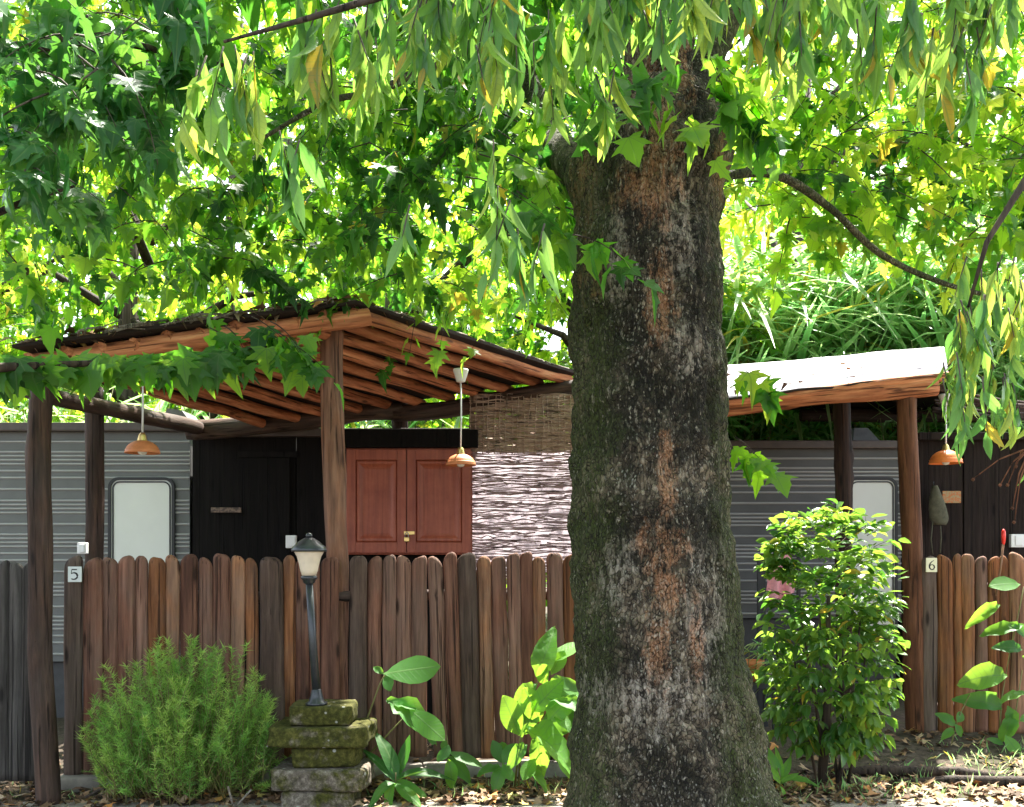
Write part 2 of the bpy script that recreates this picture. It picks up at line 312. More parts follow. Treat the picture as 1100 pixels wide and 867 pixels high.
def boxm(c, s, bev=0.0, rot=None):
    bm = bmesh.new(); box(bm, c, s, rot, bev); return bm
def rings_mesh(name, rings, cap=True):
    """rings: list of lists of points, same count"""
    n = len(rings[0]); vs = [p for r in rings for p in r]; fs = []
    for i in range(len(rings) - 1):
        for j in range(n):
            k = (j + 1) % n; fs.append((i * n + j, i * n + k, (i + 1) * n + k, (i + 1) * n + j))
    if cap: fs.append(tuple(range(n))[::-1]); fs.append(tuple((len(rings) - 1) * n + j for j in range(n)))
    me = bpy.data.meshes.new(name); me.from_pydata([tuple(v) for v in vs], [], fs); return me
def lathe(name, prof, seg=24, c=(0, 0, 0)):
    rings = [[(c[0] + r * math.cos(2 * math.pi * j / seg), c[1] + r * math.sin(2 * math.pi * j / seg), c[2] + z) for j in range(seg)] for r, z in prof]
    return rings_mesh(name, rings)
def tube_rings(pts, rad, seg=6):
    pts = [Vector(p) for p in pts]; n = len(pts); out = []; up = Vector((.13, .21, .97))
    for i, p in enumerate(pts):
        d = (pts[min(i + 1, n - 1)] - pts[max(i - 1, 0)]).normalized()
        x = d.cross(up)
        if x.length < .1: x = d.cross(Vector((1, 0, 0)))
        x.normalize(); y = d.cross(x); r = rad[i] if hasattr(rad, '__len__') else rad
        out.append([p + (x * math.cos(a) + y * math.sin(a)) * r for a in [2 * math.pi * j / seg for j in range(seg)]])
    return out
def tubes_mesh(name, tubes, seg=5):
    vs, fs = [], []
    for pts, rad in tubes:
        rg = tube_rings(pts, rad, seg); b = len(vs)
        for r in rg: vs += [tuple(p) for p in r]
        for i in range(len(rg) - 1):
            for j in range(seg):
                k = (j + 1) % seg; fs.append((b + i * seg + j, b + i * seg + k, b + (i + 1) * seg + k, b + (i + 1) * seg + j))
        fs.append(tuple(b + j for j in range(seg))[::-1]); fs.append(tuple(b + (len(rg) - 1) * seg + j for j in range(seg)))
    me = bpy.data.meshes.new(name); me.from_pydata(vs, [], fs)
    me.polygons.foreach_set('use_smooth', [True] * len(fs)); return me
def pole(name, a, b, r0, r1, mat, parent, seg=14, knots=3, wob=.012, seed=0, label=None):
    """a rustic round timber from a to b, built along its own Z"""
    a, b = Vector(a), Vector(b); L = (b - a).length; rr = random.Random(seed * 31 + 5); n = max(8, int(L / .09)); rings = []
    ks = [(rr.uniform(.1, .9) * L, rr.uniform(0, 6.28), rr.uniform(.12, .28)) for _ in range(knots)]
    ph = rr.uniform(0, 50)
    for i in range(n + 1):
        z = L * i / n; rad = r0 + (r1 - r0) * i / n
        ox = wob * (noise.noise(Vector((z * 1.1, ph, 0)))) * 2; oy = wob * noise.noise(Vector((z * 1.1, ph + 9, 3))) * 2
        if i in (0, n): rad *= .93
        ring = []
        for j in range(seg):
            an = 2 * math.pi * j / seg
            q = 1 + .10 * noise.noise(Vector((math.cos(an) * 1.3, math.sin(an) * 1.3, z * 1.3 + ph))) + .05 * noise.noise(Vector((math.cos(an) * 4, math.sin(an) * 4, z * 5 + ph)))
            for kz, ka, kh in ks:
                da = (an - ka + math.pi) % (2 * math.pi) - math.pi; q += kh * math.exp(-((z - kz) / .05) ** 2 - (da / .5) ** 2)
            ring.append((ox + rad * q * math.cos(an), oy + rad * q * math.sin(an), z))
        rings.append(ring)
    me = rings_mesh(name, rings); me.polygons.foreach_set('use_smooth', [len(p.vertices) == 4 for p in me.polygons])
    mw = Matrix.Translation(a) @ (b - a).to_track_quat('Z', 'Y').to_matrix().to_4x4()
    return part(name, me, mat, parent, mw, label)

# ------------------------------------------------------------------ leaves
def fan(outline, center, fold=.12, curl=.15):
    pts = [center] + outline; v = np.array([(x, y, 0) for x, y in pts], float)
    v[:, 2] = fold * np.abs(v[:, 0]) - curl * v[:, 1] ** 2
    n = len(outline); return v, np.array([(0, 1 + i, 1 + (i + 1) % n) for i in range(n)])
half = [(.0, .0), (.17, -.07), (.47, -.02), (.30, .13), (.40, .17), (.66, .38), (.42, .36), (.30, .36), (.22, .42), (.27, .60), (.17, .62)]
T_MAPLE = fan([(x, y) for x, y in half] + [(0, 1.0)] + [(-x, y) for x, y in half[:0:-1]], (0, .27), .18, .22)
hl = [(.0, .0), (.45, -.03), (.30, .14), (.62, .36), (.24, .40)]
T_MAPLE_LO = fan(hl + [(0, 1.0)] + [(-x, y) for x, y in hl[:0:-1]], (0, .27), .18, .22)
def strip(ws, fold=.25, curl=.25, wave=0):
    n = len(ws); v = []; f = []
    for i, (t, wd) in enumerate(ws):
        z = -curl * t * t
        v += [(-wd, t, z + fold * wd + wave * math.sin(i * 2.1)), (0, t, z), (wd, t, z + fold * wd - wave * math.sin(i * 2.6))]
        if i: b = 3 * i; f += [(b - 3, b - 2, b + 1), (b - 3, b + 1, b), (b - 2, b - 1, b + 2), (b - 2, b + 2, b + 1)]
    return np.array(v, float), np.array(f)
T_LANCE = strip([(0, .008), (.08, .045), (.25, .115), (.45, .13), (.7, .085), (.88, .036), (1, .002)], .4, .22)
T_LANCE_LO = strip([(0, .01), (.35, .13), (1, .004)], .35, .2)
T_OVAL = strip([(0, .02), (.2, .18), (.5, .26), (.8, .16), (1, .01)], .3, .2)
T_BLADE = strip([(0, .012), (.25, .022), (.5, .02), (.75, .014), (1, .001)], .3, .5)
T_NEEDLE = (np.array([(-.045, 0, 0), (.045, 0, 0), (0, 1, 0)], float), np.array([(0, 1, 2)]))
T_BROAD = strip([(0, .02), (.06, .05), (.16, .14), (.3, .225), (.45, .27), (.6, .275), (.74, .24), (.86, .16), (.95, .07), (1, .004)], .3, .38, .035)
T_LONG = strip([(0, .02), (.12, .07), (.3, .13), (.5, .15), (.7, .125), (.88, .06), (1, .003)], .35, .55, .008)

def maple(w, d, lob, lo=False):
    h = [(0, 0), (.17 * w, -.07), (.47 * w, -.03 - .03 * lob), (.30 * w, .12), (.40 * w, .17), (.66 * w, .36 + .06 * lob), (.42 * w, .36), (.28 * d, .36), (.22 * d, .43), (.27 * w, .60 + .04 * lob), (.17 * d, .63)]
    if lo: h = [h[0], h[2], h[3], h[5], h[7]]
    v, f = fan(h + [(0, 1.0)] + [(-x * (1 + .12 * lob), y + .04 * lob) for x, y in h[:0:-1]], (0, .27), .2, .3)
    v[:, 2] -= .22 * (v[:, 0] ** 2 + (v[:, 1] - .27) ** 2); return v, f
T_MAPLE = [maple(1, 1, 0), maple(.85, .75, .6), maple(1.12, 1.2, -.7), maple(.95, .6, .3), maple(1.0, 1.4, 1.0)]
T_MAPLE_LO = [maple(1, 1, 0, True), maple(.85, .75, .6, True), maple(1.12, 1.3, -.7, True)]
def nrm(a): return a / np.maximum(np.linalg.norm(a, axis=1, keepdims=True), 1e-9)
def leafmesh(name, P, A, N, S, T, seed=0, tone=None):
    r = np.random.default_rng(seed); P, A, N, S = (np.asarray(q, float) for q in (P, A, N, S)); n = len(P); Ts = T if isinstance(T, list) else [T]
    A = nrm(A); X = nrm(np.cross(A, N)); N = np.cross(X, A); pick = r.integers(0, len(Ts), n)
    tn = r.random(n) if tone is None else np.clip(np.asarray(tone) + r.normal(0, .18, n), 0, 1); age = r.random(n)
    VV, FF, at_ = [], [], {'tone': [], 'age': [], 'across': [], 'along': []}; base = 0
    for ti, (tv, tf) in enumerate(Ts):
        ix = np.nonzero(pick == ti)[0]; m = len(ix)
        if not m: continue
        wob = 1 + r.normal(0, .1, (m, 1)); cz = r.uniform(-.3, 2.6, (m, 1)); tw = r.normal(0, .35, (m, 1)); sk = r.normal(0, .12, (m, 1))
        x = tv[None, :, 0] * wob + sk * tv[None, :, 1] ** 2; z = tv[None, :, 2] * cz + tw * tv[None, :, 0] * tv[None, :, 1]
        V = P[ix][:, None] + S[ix][:, None, None] * (x[..., None] * X[ix][:, None] + tv[None, :, 1, None] * A[ix][:, None] + z[..., None] * N[ix][:, None])
        k = len(tv); FF.append((tf[None] + (np.arange(m) * k)[:, None, None]).reshape(-1, 3) + base); VV.append(V.reshape(-1, 3)); base += m * k
        at_['tone'].append(np.repeat(tn[ix], k)); at_['age'].append(np.repeat(age[ix], k)); at_['across'].append(np.tile(tv[:, 0], m)); at_['along'].append(np.tile(tv[:, 1], m))
    V = np.concatenate(VV); F = np.concatenate(FF)
    me = bpy.data.meshes.new(name); me.vertices.add(len(V)); me.vertices.foreach_set('co', V.ravel().astype(np.float32))
    me.loops.add(F.size); me.loops.foreach_set('vertex_index', F.ravel().astype(np.int32))
    me.polygons.add(len(F)); me.polygons.foreach_set('loop_start', np.arange(0, F.size, 3, dtype=np.int32))
    me.polygons.foreach_set('use_smooth', np.ones(len(F), bool)); me.update(calc_edges=True)
    for nm, arr in at_.items():
        q = me.attributes.new(nm, 'FLOAT', 'POINT'); q.data.foreach_set('value', np.concatenate(arr).astype(np.float32))
    return me

# places kept sunlit, sprays that would shade them are left out: (x, y, z, radius x, radius y)
LIT = [(2.4, 9.2, 2.9, 1.9, 1.7), (0.3, 9.5, 1.7, .9, .7), (2.0, 6.75, 1.5, .45, .45), (0.25, 6.6, .6, .3, .3), (2.0, 6.25, 0, 1.1, .35), (-.9, 6.3, 0.1, .35, .25), (.0, 6.15, 0, .5, .2), (3.2, 8.0, .9, .6, .5), (0.35, 8.2, 2.0, .3, .2), (3.6, 14.7, 3.2, 1.9, .6), (-5.0, 12.6, 3.0, 1.3, .5), (3.3, 13.7, 4.6, 1.0, .5), (5.4, 12.8, 2.9, .8, .4)]
def blocks_sun(p):
    for x, y, z, rx, ry in LIT:
        t = (p[2] - z) / SUN.z
        if t > .2:
            qx, qy = p[0] - SUN.x * t - x, p[1] - SUN.y * t - y
            if (qx / (rx + .3)) ** 2 + (qy / (ry + .3)) ** 2 < 1: return True
    return False

class Foliage:
    def __init__(s, seed): s.r = random.Random(seed); s.seed = seed; s.P = []; s.A = []; s.N = []; s.S = []; s.tw = []; s.T = []; s.tone = .5
    def leaf(s, p, a, n, sc_): s.P.append(tuple(p)); s.A.append(tuple(a)); s.N.append(tuple(n)); s.S.append(sc_); s.T.append(s.tone)
    def spray(s, base, d, L, n, size, droop=.5, hang=.55, rad=.006, spread=.9, sun=True):
        """a twig from base with n leaves hung along it"""
        r = s.r; base = Vector(base); d = Vector(d).normalized(); pts = []
        if sun and blocks_sun(base + d * L * .5): return
        K = 5; side = Vector((r.uniform(-1, 1), r.uniform(-1, 1), 0)) * .25
        for i in range(K + 1):
            t = i / K; pts.append(base + (d + side * t) * (L * t) + Vector((0, 0, -droop * L * t * t)))
        s.tw.append((pts, [rad * (1 - .7 * i / K) for i in range(K + 1)])); s.tone = r.random()
        for i in range(n):
            t = min(1, (.12 + .88 * (i + r.random()) / n)); f = t * K; k = min(K - 1, int(f)); p = pts[k].lerp(pts[k + 1], f - k)
            az = r.uniform(0, 6.283); out = Vector((math.cos(az), math.sin(az), 0)); a = (out * spread + d * .35 + Vector((0, 0, -hang - r.uniform(0, .5)))).normalized()
            p2 = p + a * size * r.uniform(.15, .5)
            s.leaf(p2, a, Vector((out.x * .6 + r.uniform(-.5, .5), out.y * .6 + r.uniform(-.5, .5), r.uniform(.3, 1.1))), size * r.uniform(.6, 1.2))
    def build(s, name, T, mat, parent, twig=True, tone=None):
        o = part(name, leafmesh(name, s.P, s.A, s.N, s.S, T, s.seed, s.T if tone is None else tone), mat, parent)
        if twig and s.tw: part('twig_mass', tubes_mesh('twig_mass', s.tw, 4), M['twig'], parent)['kind'] = 'stuff'
        return o

# ================================================================== ground
def gz(x, y):
    base = .02 * noise.noise(Vector((x * .9, y * .9, 0))) + .012 * noise.noise(Vector((x * 3.1, y * 3.1, 4)))
    rise = .10 * max(0, min(1, (x - .8) / 1.2)) * max(0, min(1, (y - 6.8) / 1.0))
    return base + rise
def ground():
    xs = np.concatenate([[-400, -150, -60, -25, -14], np.arange(-9, 9.01, .14), [14, 25, 60, 150, 400]])
    ys = np.concatenate([[-150, -40, -15, -6, -2, 0, 1.5], np.arange(2.5, 13.01, .14), [16, 20, 30, 60, 150, 600]])
    vs = [(x, y, gz(x, y)) for y in ys for x in xs]; nx = len(xs)
    fs = [(j * nx + i, j * nx + i + 1, (j + 1) * nx + i + 1, (j + 1) * nx + i) for j in range(len(ys) - 1) for i in range(nx - 1)]
    me = bpy.data.meshes.new('ground'); me.from_pydata(vs, [], fs); o = part('ground', me, M['ground']); smooth(o); o['kind'] = 'structure'
    vs, fs = [], []; X = np.arange(-12, 12.01, .12); Yn = 14
    for x in X:
        e = 6.40 + .07 * noise.noise(Vector((x * .8, 2, 1))) + .05 * noise.noise(Vector((x * 4, 2, 1)))
        for k in range(Yn + 1):
            y = 1.2 + (e - 1.2) * k / Yn; vs.append((x, y, max(gz(x, y) + .006, 0) if k < Yn else gz(x, y) + .001))
    for i in range(len(X) - 1):
        for k in range(Yn): a = i * (Yn + 1) + k; fs.append((a, a + Yn + 1, a + Yn + 2, a + 1))
    me = bpy.data.meshes.new('dirt_path'); me.from_pydata(vs, [], fs); o = part('dirt_path', me, M['path']); smooth(o); o['kind'] = 'structure'
ground()
def litter():
    r = random.Random(3); P, A, N, S = [], [], [], []
    for i in range(5200):
        x = r.uniform(-4, 4.5); y = r.choice([r.uniform(5.6, 7.0), r.uniform(5.9, 8.2), r.uniform(6.1, 6.9)])
        if y < 6.2 and r.random() < .8: continue
        a = r.uniform(0, 6.28); P.append((x, y, gz(x, y) + r.uniform(.006, .03))); A.append((math.cos(a), math.sin(a), r.uniform(-.2, .35))); N.append((r.uniform(-.6, .6), r.uniform(-.6, .6), 1)); S.append(r.uniform(.03, .085))
    o = part('leaf_litter', leafmesh('leaf_litter', P, A, N, S, T_MAPLE_LO, 5), M['litter']); o['kind'] = 'stuff'
    P, A, N, S = [], [], [], []
    for i in range(750):
        cx, cy = r.choice([(2.1, 6.55), (2.5, 6.8), (3.4, 7.4), (-.1, 6.7), (-2.4, 6.7), (1.6, 6.6), (3.0, 7.0)])
        x = cx + r.gauss(0, .35); y = max(6.25, cy + r.gauss(0, .18)); a = r.uniform(0, 6.28)
        P.append((x, y, gz(x, y))); A.append((math.cos(a) * .6, math.sin(a) * .6, 1)); N.append((r.uniform(-1, 1), r.uniform(-1, 1), .2)); S.append(r.uniform(.03, .1))
    o = part('short_grass', leafmesh('short_grass', P, A, N, S, strip([(0, .04), (.5, .05), (1, .002)], .3, .4), 6), M['reed_leaf']); o['kind'] = 'stuff'
litter()

# ================================================================== left pergola roof
A_ = at(24, 380, 6.25); B_ = at(388, 332, 6.95); C_ = at(612, 404, 9.5); D_ = at(285, 455, 9.4)
def bil(u, v): return (A_ * (1 - u) + B_ * u) * (1 - v) + (D_ * (1 - u) + C_ * u) * v
perg = thing('pergola', 'rustic log pergola with low pole roof sheltering the closed shutters behind fence number 5', 'pergola', (-1.3, 8, 0))
pole('post', (*at(53, 862, 6.35).xy, -.05), at(46, 416, 6.35), .072, .066, M['pole_dark'], perg, seed=1, wob=.03, label='thick dark leaning corner post')
pole('post', (*at(104, 620, 7.5).xy, -.05), at(101, 414, 7.5), .066, .062, M['pole_dark'], perg, seed=2)
pole('post', (*at(364, 800, 7.12).xy, 0), at(357, 344, 7.12), .072, .074, M['pole'], perg, seed=3, wob=.025, knots=5, label='tall reddish centre post with knots')
pole('post', at(430, 466, 9.55), at(428, 420, 9.55), .07, .07, M['pole_dark'], perg, seed=4)
pole('front_beam', A_ + Vector((-.06, 0, -.06)), B_ + Vector((.05, 0, -.05)), .05, .058, M['rafter'], perg, seed=5)
pole('back_beam', at(200, 462, 9.2), bil(.45, 1) + Vector((0, -.05, -.09)), .085, .075, M['pole_dark'], perg, seed=6, wob=.05)
pole('back_beam', bil(.42, 1) + Vector((0, -.05, -.09)), C_ + Vector((.25, -.05, -.09)), .075, .07, M['pole_dark'], perg, seed=7, wob=.03)
pole('side_beam', at(30, 422, 6.4), at(214, 460, 9.15), .05, .06, M['pole_dark'], perg, seed=8)
NR = 11
for k in range(NR):
    u = .03 + .955 * k / (NR - 1)
    pole('rafter', bil(u, -.015) + Vector((0, 0, -.035)), bil(u, 1.02) + Vector((0, 0, -.03)), .043, .04, M['rafter'], perg, seg=12, seed=20 + k, wob=.015)
def roof_sheet():
    bm = bmesh.new(); n, m = 40, 30; g = {}
    for s_ in (0, 1):
        for i in range(n + 1):
            for j in range(m + 1):
                u = .005 + 1.015 * i / n; v = -.035 + 1.06 * j / m; p = bil(u, v); nz = .018 * noise.noise(Vector((u * 14, v * 9, 1)))
                e = .012 * noise.noise(Vector((u * 60, v * 60, 7)))
                g[s_, i, j] = bm.verts.new((p.x, p.y + (e if j in (0, m) else 0), p.z + .012 + nz * (.2 + s_) + .022 * s_))
    for i in range(n):
        for j in range(m):
            bm.faces.new([g[0, i, j], g[0, i + 1, j], g[0, i + 1, j + 1], g[0, i, j + 1]]); bm.faces.new([g[1, i, j], g[1, i, j + 1], g[1, i + 1, j + 1], g[1, i + 1, j]])
    for i in range(n):
        for j in (0, m): bm.faces.new([g[0, i, j], g[1, i, j], g[1, i + 1, j], g[0, i + 1, j]])
    for j in range(m):
        for i in (0, n): bm.faces.new([g[0, i, j], g[0, i, j + 1], g[1, i, j + 1], g[1, i, j]])
    return bm
mt = part('roof_matting', roof_sheet(), M['mat_under'], perg)
r_ = random.Random(9); rd = []
for i in range(170):
    u = r_.uniform(-.01, .95); du = r_.uniform(.04, .13); v = r_.uniform(-.05, .12); z = r_.uniform(.016, .04)
    rd.append(([bil(u, v) + Vector((0, 0, z)), bil(u + du * .5, v + r_.uniform(-.02, .02)) + Vector((0, 0, z + .01)), bil(u + du, v + r_.uniform(-.03, .03)) + Vector((0, 0, z + r_.uniform(-.01, .03)))], r_.uniform(.003, .008)))
for i in range(60):
    v = r_.uniform(-.05, .95); rd.append(([bil(.985 + r_.uniform(0, .04), v) + Vector((0, 0, .035)), bil(.99 + r_.uniform(0, .03), v + .1) + Vector((0, 0, .038))], r_.uniform(.004, .008)))
ree = part('loose_reeds', tubes_mesh('loose_reeds', rd, 5), M['reed'], mt); ree['kind'] = 'stuff'
P, A, N, S = [], [], [], []
for i in range(500):
    u, v = r_.uniform(0, 1), abs(r_.gauss(0, .15)) - .03; p = bil(u, v) + Vector((0, 0, r_.uniform(.045, .07))); a = r_.uniform(0, 6.3)
    P.append(p); A.append((math.cos(a), math.sin(a), r_.uniform(-.1, .5))); N.append((r_.uniform(-.5, .5), r_.uniform(-.5, .5), 1)); S.append(r_.uniform(.05, .1))
o = part('dead_leaves_on_roof', leafmesh('l', P, A, N, S, T_MAPLE_LO, 8), M['litter']); tag(o, 'dry leaves scattered over the front edge of the log pergola roof', 'dead leaves', kind='stuff')

# ================================================================== caravans
def ribs(z0, z1, y, x0, x1, seed, hole=None):
    """ribbed cladding: one profile extruded along x, flat bands and raised ribs"""
    r = random.Random(seed); bm = bmesh.new(); prof = []; z = z1; pat = [.10, .09, .035, .035, .035, .06, .06, .10, .10, .035, .035, .035]; i = 0
    while z > z0 + .12:
        h = pat[i % len(pat)]; i += 1
        prof += [(z, 0, 0), (z - h + .022, 0, 0), (z - h + .018, -.012, 1), (z - h + .008, -.012, 1), (z - h + .001, 0, 1)]; z -= h
    prof.append((z0, 0, 0)); prev = None
    for zz, dy, mi in prof:
        a = bm.verts.new((x0, y + dy, zz)); b = bm.verts.new((x1, y + dy, zz))
        if prev: f = bm.faces.new([prev[0], prev[1], b, a]); f.material_index = 1 if mi and prev[2] is not None and dy <= 0 and (mi == 1) else 0
        prev = (a, b, mi)
    return bm
def rrect(w, h, r, n=6):
    pts = []
    for cx, cz, a0 in ((w / 2 - r, h / 2 - r, 0), (-w / 2 + r, h / 2 - r, 90), (-w / 2 + r, -h / 2 + r, 180), (w / 2 - r, -h / 2 + r, 270)):
        for k in range(n + 1): a = R(a0 + 90 * k / n); pts.append((cx + r * math.cos(a), cz + r * math.sin(a)))
    return pts
def frame_ring(c, w, h, r, t, d):
    bm = bmesh.new(); A1 = rrect(w, h, r); B1 = rrect(w - 2 * t, h - 2 * t, max(.005, r - t)); n = len(A1); L = []
    for y in (0, -d): L.append([bm.verts.new((c.x + x, c.y + y, c.z + z)) for x, z in A1]); L.append([bm.verts.new((c.x + x, c.y + y, c.z + z)) for x, z in B1])
    o0, i0, o1, i1 = L
    for k in range(n):
        j = (k + 1) % n; bm.faces.new([o1[k], o1[j], i1[j], i1[k]]); bm.faces.new([o0[k], o0[j], o1[j], o1[k]]); bm.faces.new([i0[k], i1[k], i1[j], i0[j]])
    return bm
def plate(c, w, h, r, d):
    bm = bmesh.new(); A1 = rrect(w, h, r); f = [bm.verts.new((c.x + x, c.y - d, c.z + z)) for x, z in A1]; b = [bm.verts.new((c.x + x, c.y, c.z + z)) for x, z in A1]
    bm.faces.new(f)
    for k in range(len(f)): j = (k + 1) % len(f); bm.faces.new([f[k], f[j], b[j], b[k]])
    return bm
YL = 9.6
def caravan(label, Y, x0, x1, ztop, zbot, win, vent, seed):
    root = thing('caravan', label, 'caravan', ((x0 + x1) / 2, Y, 0))
    cl = part('cladding', ribs(zbot, ztop - .055, Y, x0, x1, seed), [M['ali_mid' if seed == 1 else 'ali_dark'], M['ali_light']], root)
    part('body', boxm(((x0 + x1) / 2, Y + 1.06, (ztop + zbot) / 2), (x1 - x0 - .01, 2.1, ztop - zbot - .06), .03), M['ali_dark'], root)
    part('roof_trim', boxm(((x0 + x1) / 2, Y + 1.03, ztop - .02), (x1 - x0 + .05, 2.22, .075), .012), M['trim_brown'], root)
    part('skirt', boxm(((x0 + x1) / 2, Y + 1.0, zbot / 2 - .02), (x1 - x0 - .05, 1.9, zbot + .02), .01), M['skirt'], root)
    c, w_, h_ = win
    d = part('door', plate(c, w_, h_, .07, .022), M['white_door'], root)
    part('frame', frame_ring(c, w_ + .05, h_ + .05, .09, .025, .034), M['rubber'], d)
    part('inner_seal', frame_ring(c, w_ - .02, h_ - .02, .065, .012, .029), M['rubber'], d)
    if vent:
        bm = bmesh.new(); a, b, c2, d2 = vent; yy = Y + .5
        for y in (yy, yy + .5):
            pass
        f1 = [bm.verts.new((x, yy, z)) for x, z in vent]; f2 = [bm.verts.new((x, yy + .45, z)) for x, z in vent]
        bm.faces.new(f1); bm.faces.new(f2[::-1])
        for k in range(4): j = (k + 1) % 4; bm.faces.new([f1[k], f1[j], f2[j], f2[k]])
        part('roof_vent', bm, M['vent'], root)
    return root
def pz(px, py, Y): p = at(px, py, Y); return p.x, p.z
wL = at(153, 600, YL); ztL = at(0, 457, YL).z
cL = Vector((wL.x, YL, at(0, 516, YL).z - .75))
caravan('grey ribbed caravan with a cream door behind the two dark left posts', YL, -6.5, at(204, 0, YL).x, ztL, .5, (cL, .53, 1.5),
        [(at(166, 0, YL + .5).x, ztL + .01), (at(212, 0, YL + .5).x, ztL + .01), (at(195, 0, YL + .5).x, ztL + .2), (at(180, 0, YL + .5).x, ztL + .22)], 1)
YR = 10.2; ztR = at(0, 476, YR).z; wR = at(936, 600, YR); cR = Vector((wR.x, YR, at(0, 516, YR).z - .72))
caravan('dark grey ribbed caravan under the pale roof right of the big trunk', YR, at(640, 0, YR).x, at(968, 0, YR).x, ztR, at(0, 664, YR).z, (cR, .42, 1.44),
        [(at(915, 0, YR + .5).x, ztR + .01), (at(952, 0, YR + .5).x, ztR + .01), (at(932, 0, YR + .5).x, ztR + .2), (at(918, 0, YR + .5).x, ztR + .2)], 2)

# ================================================================== dark plank huts
def hut(label, Y, x0, x1, z1, seams, depth=1.6, door=None):
    PK = M['plank_dark'] if door else M['plank_brown']
    root = thing('plank_hut', label, 'hut', ((x0 + x1) / 2, Y, 0)); xs = [x0] + seams + [x1]
    for k in range(len(xs) - 1):
        part('wall_panel', boxm(((xs[k] + xs[k + 1]) / 2, Y + .03 - .008 * (k % 2), z1 / 2), (xs[k + 1] - xs[k] - .008, .05, z1), .006), PK, root)
    part('shell', boxm(((x0 + x1) / 2, Y + .08 + depth / 2, z1 / 2 - .02), (x1 - x0 - .04, depth, z1 - .05), .01), PK, root)
    part('top_rail', boxm(((x0 + x1) / 2, Y - .02, z1 + .005), (x1 - x0, .12, .07), .008), M['trim_brown'] if door else PK, root)
    if door:
        a, b, zt = door
        dr = part('door', boxm(((a + b) / 2, Y - .018, zt / 2), (b - a, .03, zt), .006), PK, root)
        part('door_frame', boxm(((a + b) / 2, Y - .012, zt + .03), (b - a + .12, .035, .05), .004), PK, dr)
    return root
YH = 9.5; xH0, xH1 = at(206, 0, YH).x, at(509, 0, YH).x
hut('near black plank hut wall between the left caravan and the reed screen', YH, xH0, xH1, at(0, 466, YH).z, [at(318, 0, YH).x, at(372, 0, YH).x], door=(at(264, 0, YH).x, at(312, 0, YH).x, at(0, 492, YH).z))
hut('dark brown plank hut on the far right with an olive bag hanging', 10.1, at(984, 0, 10.1).x, at(1180, 0, 10.1).x, at(0, 470, 10.1).z, [at(1035, 0, 10.1).x, at(1085, 0, 10.1).x, at(1130, 0, 10.1).x])

# cupboard with two panelled doors
def cupboard():
    Y = 9.34; x0, x1 = at(373, 0, Y).x, at(506, 0, Y).x; z0, z1 = at(0, 594, Y).z, at(0, 483, Y).z; zc, h = (z0 + z1) / 2, z1 - z0
    root = thing('cupboard', 'reddish brown cupboard with two panelled doors and a brass padlock', 'cupboard', ((x0 + x1) / 2, Y, 0))
    part('carcass', boxm(((x0 + x1) / 2, Y + .08, zc), (x1 - x0 + .02, .14, h + .03), .006), M['door_panel'], root)
    part('header', boxm(((x0 + x1) / 2, Y + .05, z1 + .09), (x1 - x0 + .12, .2, .15), .008), M['plank_dark'], root)
    xm = at(437, 0, Y).x
    for a, b in ((x0, xm - .004), (xm + .004, x1)):
        c = (a + b) / 2; wd = b - a; bm = bmesh.new(); st = .075
        box(bm, (a + st / 2, Y - .012, zc), (st, .03, h), bev=.004); box(bm, (b - st / 2, Y - .012, zc), (st, .03, h), bev=.004)
        box(bm, (c, Y - .011, z1 - .045), (wd - 2 * st, .028, .09), bev=.004); box(bm, (c, Y - .011, z0 + .045), (wd - 2 * st, .028, .09), bev=.004)
        d = part('door', bm, M['door_panel'], root)
        bm = bmesh.new(); w2, h2 = wd - 2 * st - .004, h - .184; prof = [(0, 0), (.012, .014), (.03, .012), (.055, -.004), (.075, -.010)]; prev = None
        for ins, dy in prof:
            L = [bm.verts.new((c + sx * (w2 / 2 - ins), Y - .013 - dy * .8, zc + sz * (h2 / 2 - ins))) for sx, sz in ((-1, -1), (1, -1), (1, 1), (-1, 1))]
            if prev:
                for k in range(4): j = (k + 1) % 4; bm.faces.new([prev[k], prev[j], L[j], L[k]])
            prev = L
        bm.faces.new(prev); part('raised_panel', bm, M['door_panel'], d)
    p = at(437, 577, Y - .04); bm = boxm((p.x, Y - .045, p.z - .02), (.045, .018, .04), .006)
    pl = part('padlock', bm, M['brass'], root)
    part('shackle', tubes_mesh('shackle', [([(p.x - .014, Y - .045, p.z), (p.x - .013, Y - .045, p.z + .03), (p.x, Y - .045, p.z + .042), (p.x + .013, Y - .045, p.z + .03), (p.x + .014, Y - .045, p.z)], .004)], 6), M['ali_light'], pl)
    part('hasp', boxm((p.x + .02, Y - .034, p.z + .035), (.09, .006, .03), .003, Matrix.Rotation(R(0), 3, 'Y')), M['brass'], root)
cupboard()

